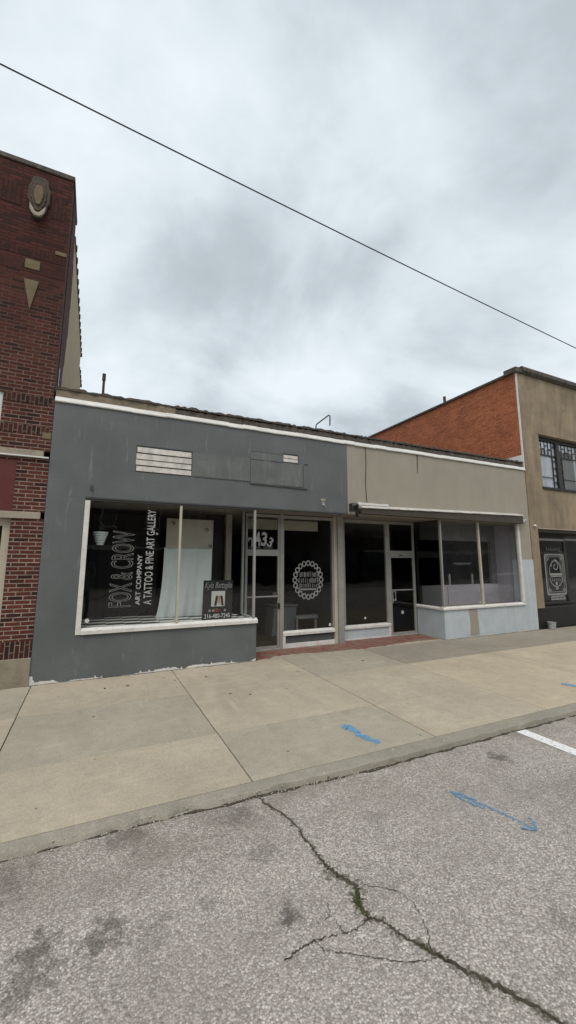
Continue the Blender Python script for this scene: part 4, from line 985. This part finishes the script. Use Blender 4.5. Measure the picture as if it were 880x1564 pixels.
far_building(-3, 7, 6.2, 'brick_far2', 'plum brick building across the street facing the gray shop', 'cream', 'black', 4, 1)
far_building(7, 20, 7.0, 'brick_far', 'wide brown brick building across the street with dark sign band', 'stone_dark', 'black', 5, 1)
far_building(20, 33, 5.6, 'brick_far3', 'buff brick building across the street facing the blue base', 'cream', 'brown', 5, 1)
far_building(33, 50, 6.4, 'brick_far2', 'plum brick building at the far right end across the street', 'stone_dark', 'brown', 6, 1)
b = MB().box(-45, 140, -19.35, -14.4, -.08, 0); struct(b.build('far_sidewalk', 'con1'))

far_building(50, 74, 7.2, 'brick_far', 'brown brick block far down across the street, mirrored at the right edge', 'stone_dark', 'brown', 6, 1)
far_building(74, 120, 7.6, 'brick_far2', 'long plum brick block farthest down across the street', 'stone_dark', 'brown', 8, 1)
# parked car by the near curb, right of the view, mirrored in the right display window
def car(cx, cy, label):
    T = thing('parked_car', label, 'car', (cx, cy, ZS))
    o = T.location
    def P(x, y, z): return (x+o.x, y+o.y, z+o.z)
    body = MB(); st = [(-2.25,.55,.62,.72),(-2.2,.38,.80,.80),(-1.7,.26,.88,.86),(-.9,.24,.92,.90),(.4,.24,.94,.90),(1.2,.24,.94,.90),(1.9,.28,.96,.86),(2.2,.40,.92,.80),(2.25,.55,.75,.72)]
    for x, zb, zt, hw in st:
        for y, z in ((-hw*.92,zb),(-hw,zb+.12),(-hw,zt-.14),(-hw*.9,zt),(hw*.9,zt),(hw,zt-.14),(hw,zb+.12),(hw*.92,zb)): body.v.append(P(x,y,z))
    for a in range(len(st)-1):
        for i in range(8): body.f.append((a*8+i, a*8+(i+1) % 8, a*8+8+(i+1) % 8, a*8+8+i)); body.mi.append(0)
    body.f += [tuple(range(8)), tuple(range(64, 72))]; body.mi += [0, 0]
    body.build('body', 'carwhite', T, sc=1, smooth=False, bevel=.03)
    cab = MB(); cs = [(-1.25,.915,.80),(-.45,1.38,.62),(.75,1.42,.62),(1.75,.955,.78)]
    for x, z, hw in cs: cab.v += [P(x,-hw,z), P(x,hw,z)]
    for x, z, hw in cs[1:3]: cab.v += [P(x,-.82,.92), P(x,.82,.92)]
    cab.f += [(0,1,3,2),(4,5,7,6),(0,2,8),(1,9,3),(2,4,10,8),(3,9,11,5),(4,6,10),(5,11,7)]; cab.mi += [0]*8
    cab.build('window', 'glass_far', T, sc=1)
    rf = MB(); rf.prism([(-.50,1.375),(-.40,1.41),(.2,1.45),(.70,1.44),(.82,1.40),(.75,1.41),(.2,1.42),(-.4,1.385)], 'y', o.y-.63, o.y+.63)
    rf.v = [(x+o.x, y, z+o.z) for x, y, z in rf.v]; rf.build('roof', 'carwhite', T, sc=1)
    pil = MB()
    for s_ in (-1, 1):
        for (xa, za, ha), (xb, zb, hb) in ((cs[0], cs[1]), (cs[2], cs[3])): pil.tube([P(xa, s_*ha, za), P(xb, s_*hb, zb+.01)], .04, 6)
        pil.tube([P(.15, s_*.83, .92), P(.15, s_*.635, 1.40)], .03, 6)
    pil.build('pillar', 'carwhite', T, sc=1)
    for x in (-1.42, 1.40):
        for s_ in (-1, 1):
            y0 = s_*.80
            wl = MB().lathe(P(x, y0-.1, .32), [(.30,0),(.32,.03),(.32,.19),(.30,.22)], 24, axis='y').build('wheel', 'tyre', T, sc=1)
            MB().lathe(P(x, y0-.115, .32), [(.10,0),(.21,.01),(.21,.24),(.10,.25)], 20, axis='y').build('rim', 'galv', wl, sc=1)
    for s_ in (-1, 1):
        MB().box(*[v for p in zip(P(-2.262, s_*.58-.14, .60), P(-2.18, s_*.58+.14, .74)) for v in p]).build('headlight', 'vinyl', T, sc=1)
        MB().box(*[v for p in zip(P(2.18, s_*.60-.12, .66), P(2.262, s_*.60+.12, .82)) for v in p]).build('tail_light', 'red', T, sc=1)
    MB().box(*[v for p in zip(P(-2.262, -.45, .36), P(-2.2, .45, .56)) for v in p]).build('grille', 'black', T, sc=1)
car(16.2, -4.9, 'white car parked by the curb and mirrored in the right display window')

# ------------------------------------------------------------------ photographer holding the phone (seen in the left window's reflection)
def person():
    yaw = math.radians(-25.5); fwd = Vector((math.sin(-yaw), math.cos(-yaw), 0)); rgt = Vector((fwd.y, -fwd.x, 0))
    ground = ZS*S; cp = CAMLOC
    base = Vector((cp.x, cp.y, ground)) - fwd*.42
    T = thing('person', 'person in gray shirt and dark trousers holding a phone up, mirrored in the left window', 'person', tuple(base), sc=1)
    def W(r, f, z): return Vector((base.x, base.y, ground)) + rgt*r + fwd*f + Vector((0,0,z))
    V = []; E_ = []; Rr = []
    def add(p, r, par=None):
        V.append(p - base); Rr.append(r)
        if par is not None: E_.append((par, len(V)-1))
        return len(V)-1
    pel = add(W(0,0,.96), (.155,.115)); sp = add(W(0,.0,1.12), (.14,.105), pel); ch = add(W(0,.01,1.30), (.165,.12), sp); nk0 = add(W(0,.01,1.44), (.10,.075), ch)
    nk = add(W(0,.02,1.51), (.055,.055), nk0); h1 = add(W(0,.045,1.58), (.070,.078), nk); h2 = add(W(0,.05,1.66), (.078,.092), h1); h3 = add(W(0,.045,1.73), (.055,.07), h2)
    zc = cp.z - ground
    for s_ in (-1, 1):
        hip = add(W(s_*.095,0,.90), (.095,.095), pel); kn = add(W(s_*.12,.02,.49), (.058,.062), hip); an = add(W(s_*.13,-.01,.09), (.042,.045), kn)
        toe = add(W(s_*.15,.14,.045), (.040,.035), an)
        shd = add(W(s_*.185,.0,1.40), (.062,.062), nk0); elb = add(W(s_*.30,.20,1.52), (.045,.045), shd); wr = add(W(s_*.115,.345,zc-.16), (.030,.026), elb)
        pm = add(W(s_*.070,.372,zc-.085), (.036,.018), wr)
        for q, (dr, dz, ln) in enumerate(((.012,.055,.9),(.008,.030,1.0),(.004,.006,.95),(.0,-.018,.8))):
            a_ = add(W(s_*(.062-dr*.3),.378,zc-.075+dz), (.010,.010), pm); b_ = add(W(s_*.050,.392,zc-.068+dz), (.009,.009), a_); add(W(s_*(.050-.030*ln),.396,zc-.062+dz), (.008,.008), b_)
        t1 = add(W(s_*.052,.372,zc-.105), (.012,.012), pm); add(W(s_*.030,.378,zc-.075), (.010,.010), t1)
    me = bpy.data.meshes.new('body'); me.from_pydata([tuple(v) for v in V], E_, [])
    o = bpy.data.objects.new('body', me); COL.objects.link(o); o.parent = T
    sk = o.modifiers.new('skin', 'SKIN'); sk.use_smooth_shade = True
    for i, r in enumerate(Rr): me.skin_vertices[0].data[i].radius = r
    me.skin_vertices[0].data[0].use_root = True
    ss = o.modifiers.new('sub', 'SUBSURF'); ss.levels = ss.render_levels = 2
    bpy.context.view_layer.update()
    m2 = bpy.data.meshes.new_from_object(o.evaluated_get(bpy.context.evaluated_depsgraph_get()))
    o.modifiers.clear(); o.data = m2
    for m in ('skin', 'shirt', 'trousers', 'shoe'): m2.materials.append(M[m])
    for p in m2.polygons:
        c = p.center; r = (c).dot(rgt)
        z = c.z
        p.material_index = 3 if z < .10 else 2 if z < .97 else 1 if (z < 1.49 and abs(r) < .245) else 0
        p.use_smooth = True
    def ell(name, c, rx, ry, rz, mat, zmin=-1):
        b = MB(); n, mm = 14, 20
        for i in range(n+1):
            t = -math.pi/2+math.pi*i/n
            for j in range(mm):
                u = 2*math.pi*j/mm
                p = rgt*(rx*math.cos(t)*math.cos(u)) + fwd*(ry*math.cos(t)*math.sin(u)) + Vector((0,0,rz*max(math.sin(t), zmin)))
                b.v.append(tuple(c+p))
        for i in range(n):
            for j in range(mm): b.f.append((i*mm+j, i*mm+(j+1) % mm, (i+1)*mm+(j+1) % mm, (i+1)*mm+j)); b.mi.append(0)
        return b.build(name, mat, T, sc=1, smooth=True)
    ell('hair', W(0,.03,1.70), .088, .108, .085, 'hair', -.25)
    for s_ in (-1, 1):
        ell('eye', W(s_*.032,.128,1.655), .012, .010, .008, 'vinyl'); ell('ear', W(s_*.082,.04,1.64), .012, .02, .03, 'skin')
    ell('nose', W(0,.145,1.625), .013, .020, .026, 'skin'); ell('mouth', W(0,.132,1.578), .025, .008, .007, 'red')
    # phone: flat slab just behind the lens
    ph = thing('phone', 'black phone held up in both hands of the mirrored person', 'phone', tuple(cp - Vector((A[1][0],A[1][1],A[1][2]))*.02), sc=1)
    ux = Vector(A[0]); uf = Vector(A[1]); uu = Vector(A[2]); c = cp - uf*.012 - uu*.055 + ux*.018
    b = MB(); i = 0
    b.v = [tuple(c + ux*(sx*.036) + uu*(sz*.073) - uf*sy) for sx in (-1,1) for sz in (-1,1) for sy in (0,.008)]
    b.f = [(0,1,3,2),(4,6,7,5),(0,4,5,1),(2,3,7,6),(0,2,6,4),(1,5,7,3)]; b.mi = [0]*6
    b.build('case', 'black', ph, sc=1, bevel=.003)
    b = MB(); b.face([tuple(c + ux*(sx*.033) + uu*(sz*.068) - uf*.0095) for sx, sz in ((-1,-1),(1,-1),(1,1),(-1,1))]); b.build('screen', 'glass_far', ph, sc=1, fix=False)
person()

# ------------------------------------------------------------------ render settings
scene.view_settings.view_transform = 'Standard'; scene.view_settings.look = 'None'; scene.view_settings.exposure = 0
scene.render.engine = 'CYCLES'
scene.cycles.max_bounces = 8; scene.cycles.transparent_max_bounces = 12; scene.cycles.use_denoising = True
scene.cycles.sample_clamp_indirect = 4
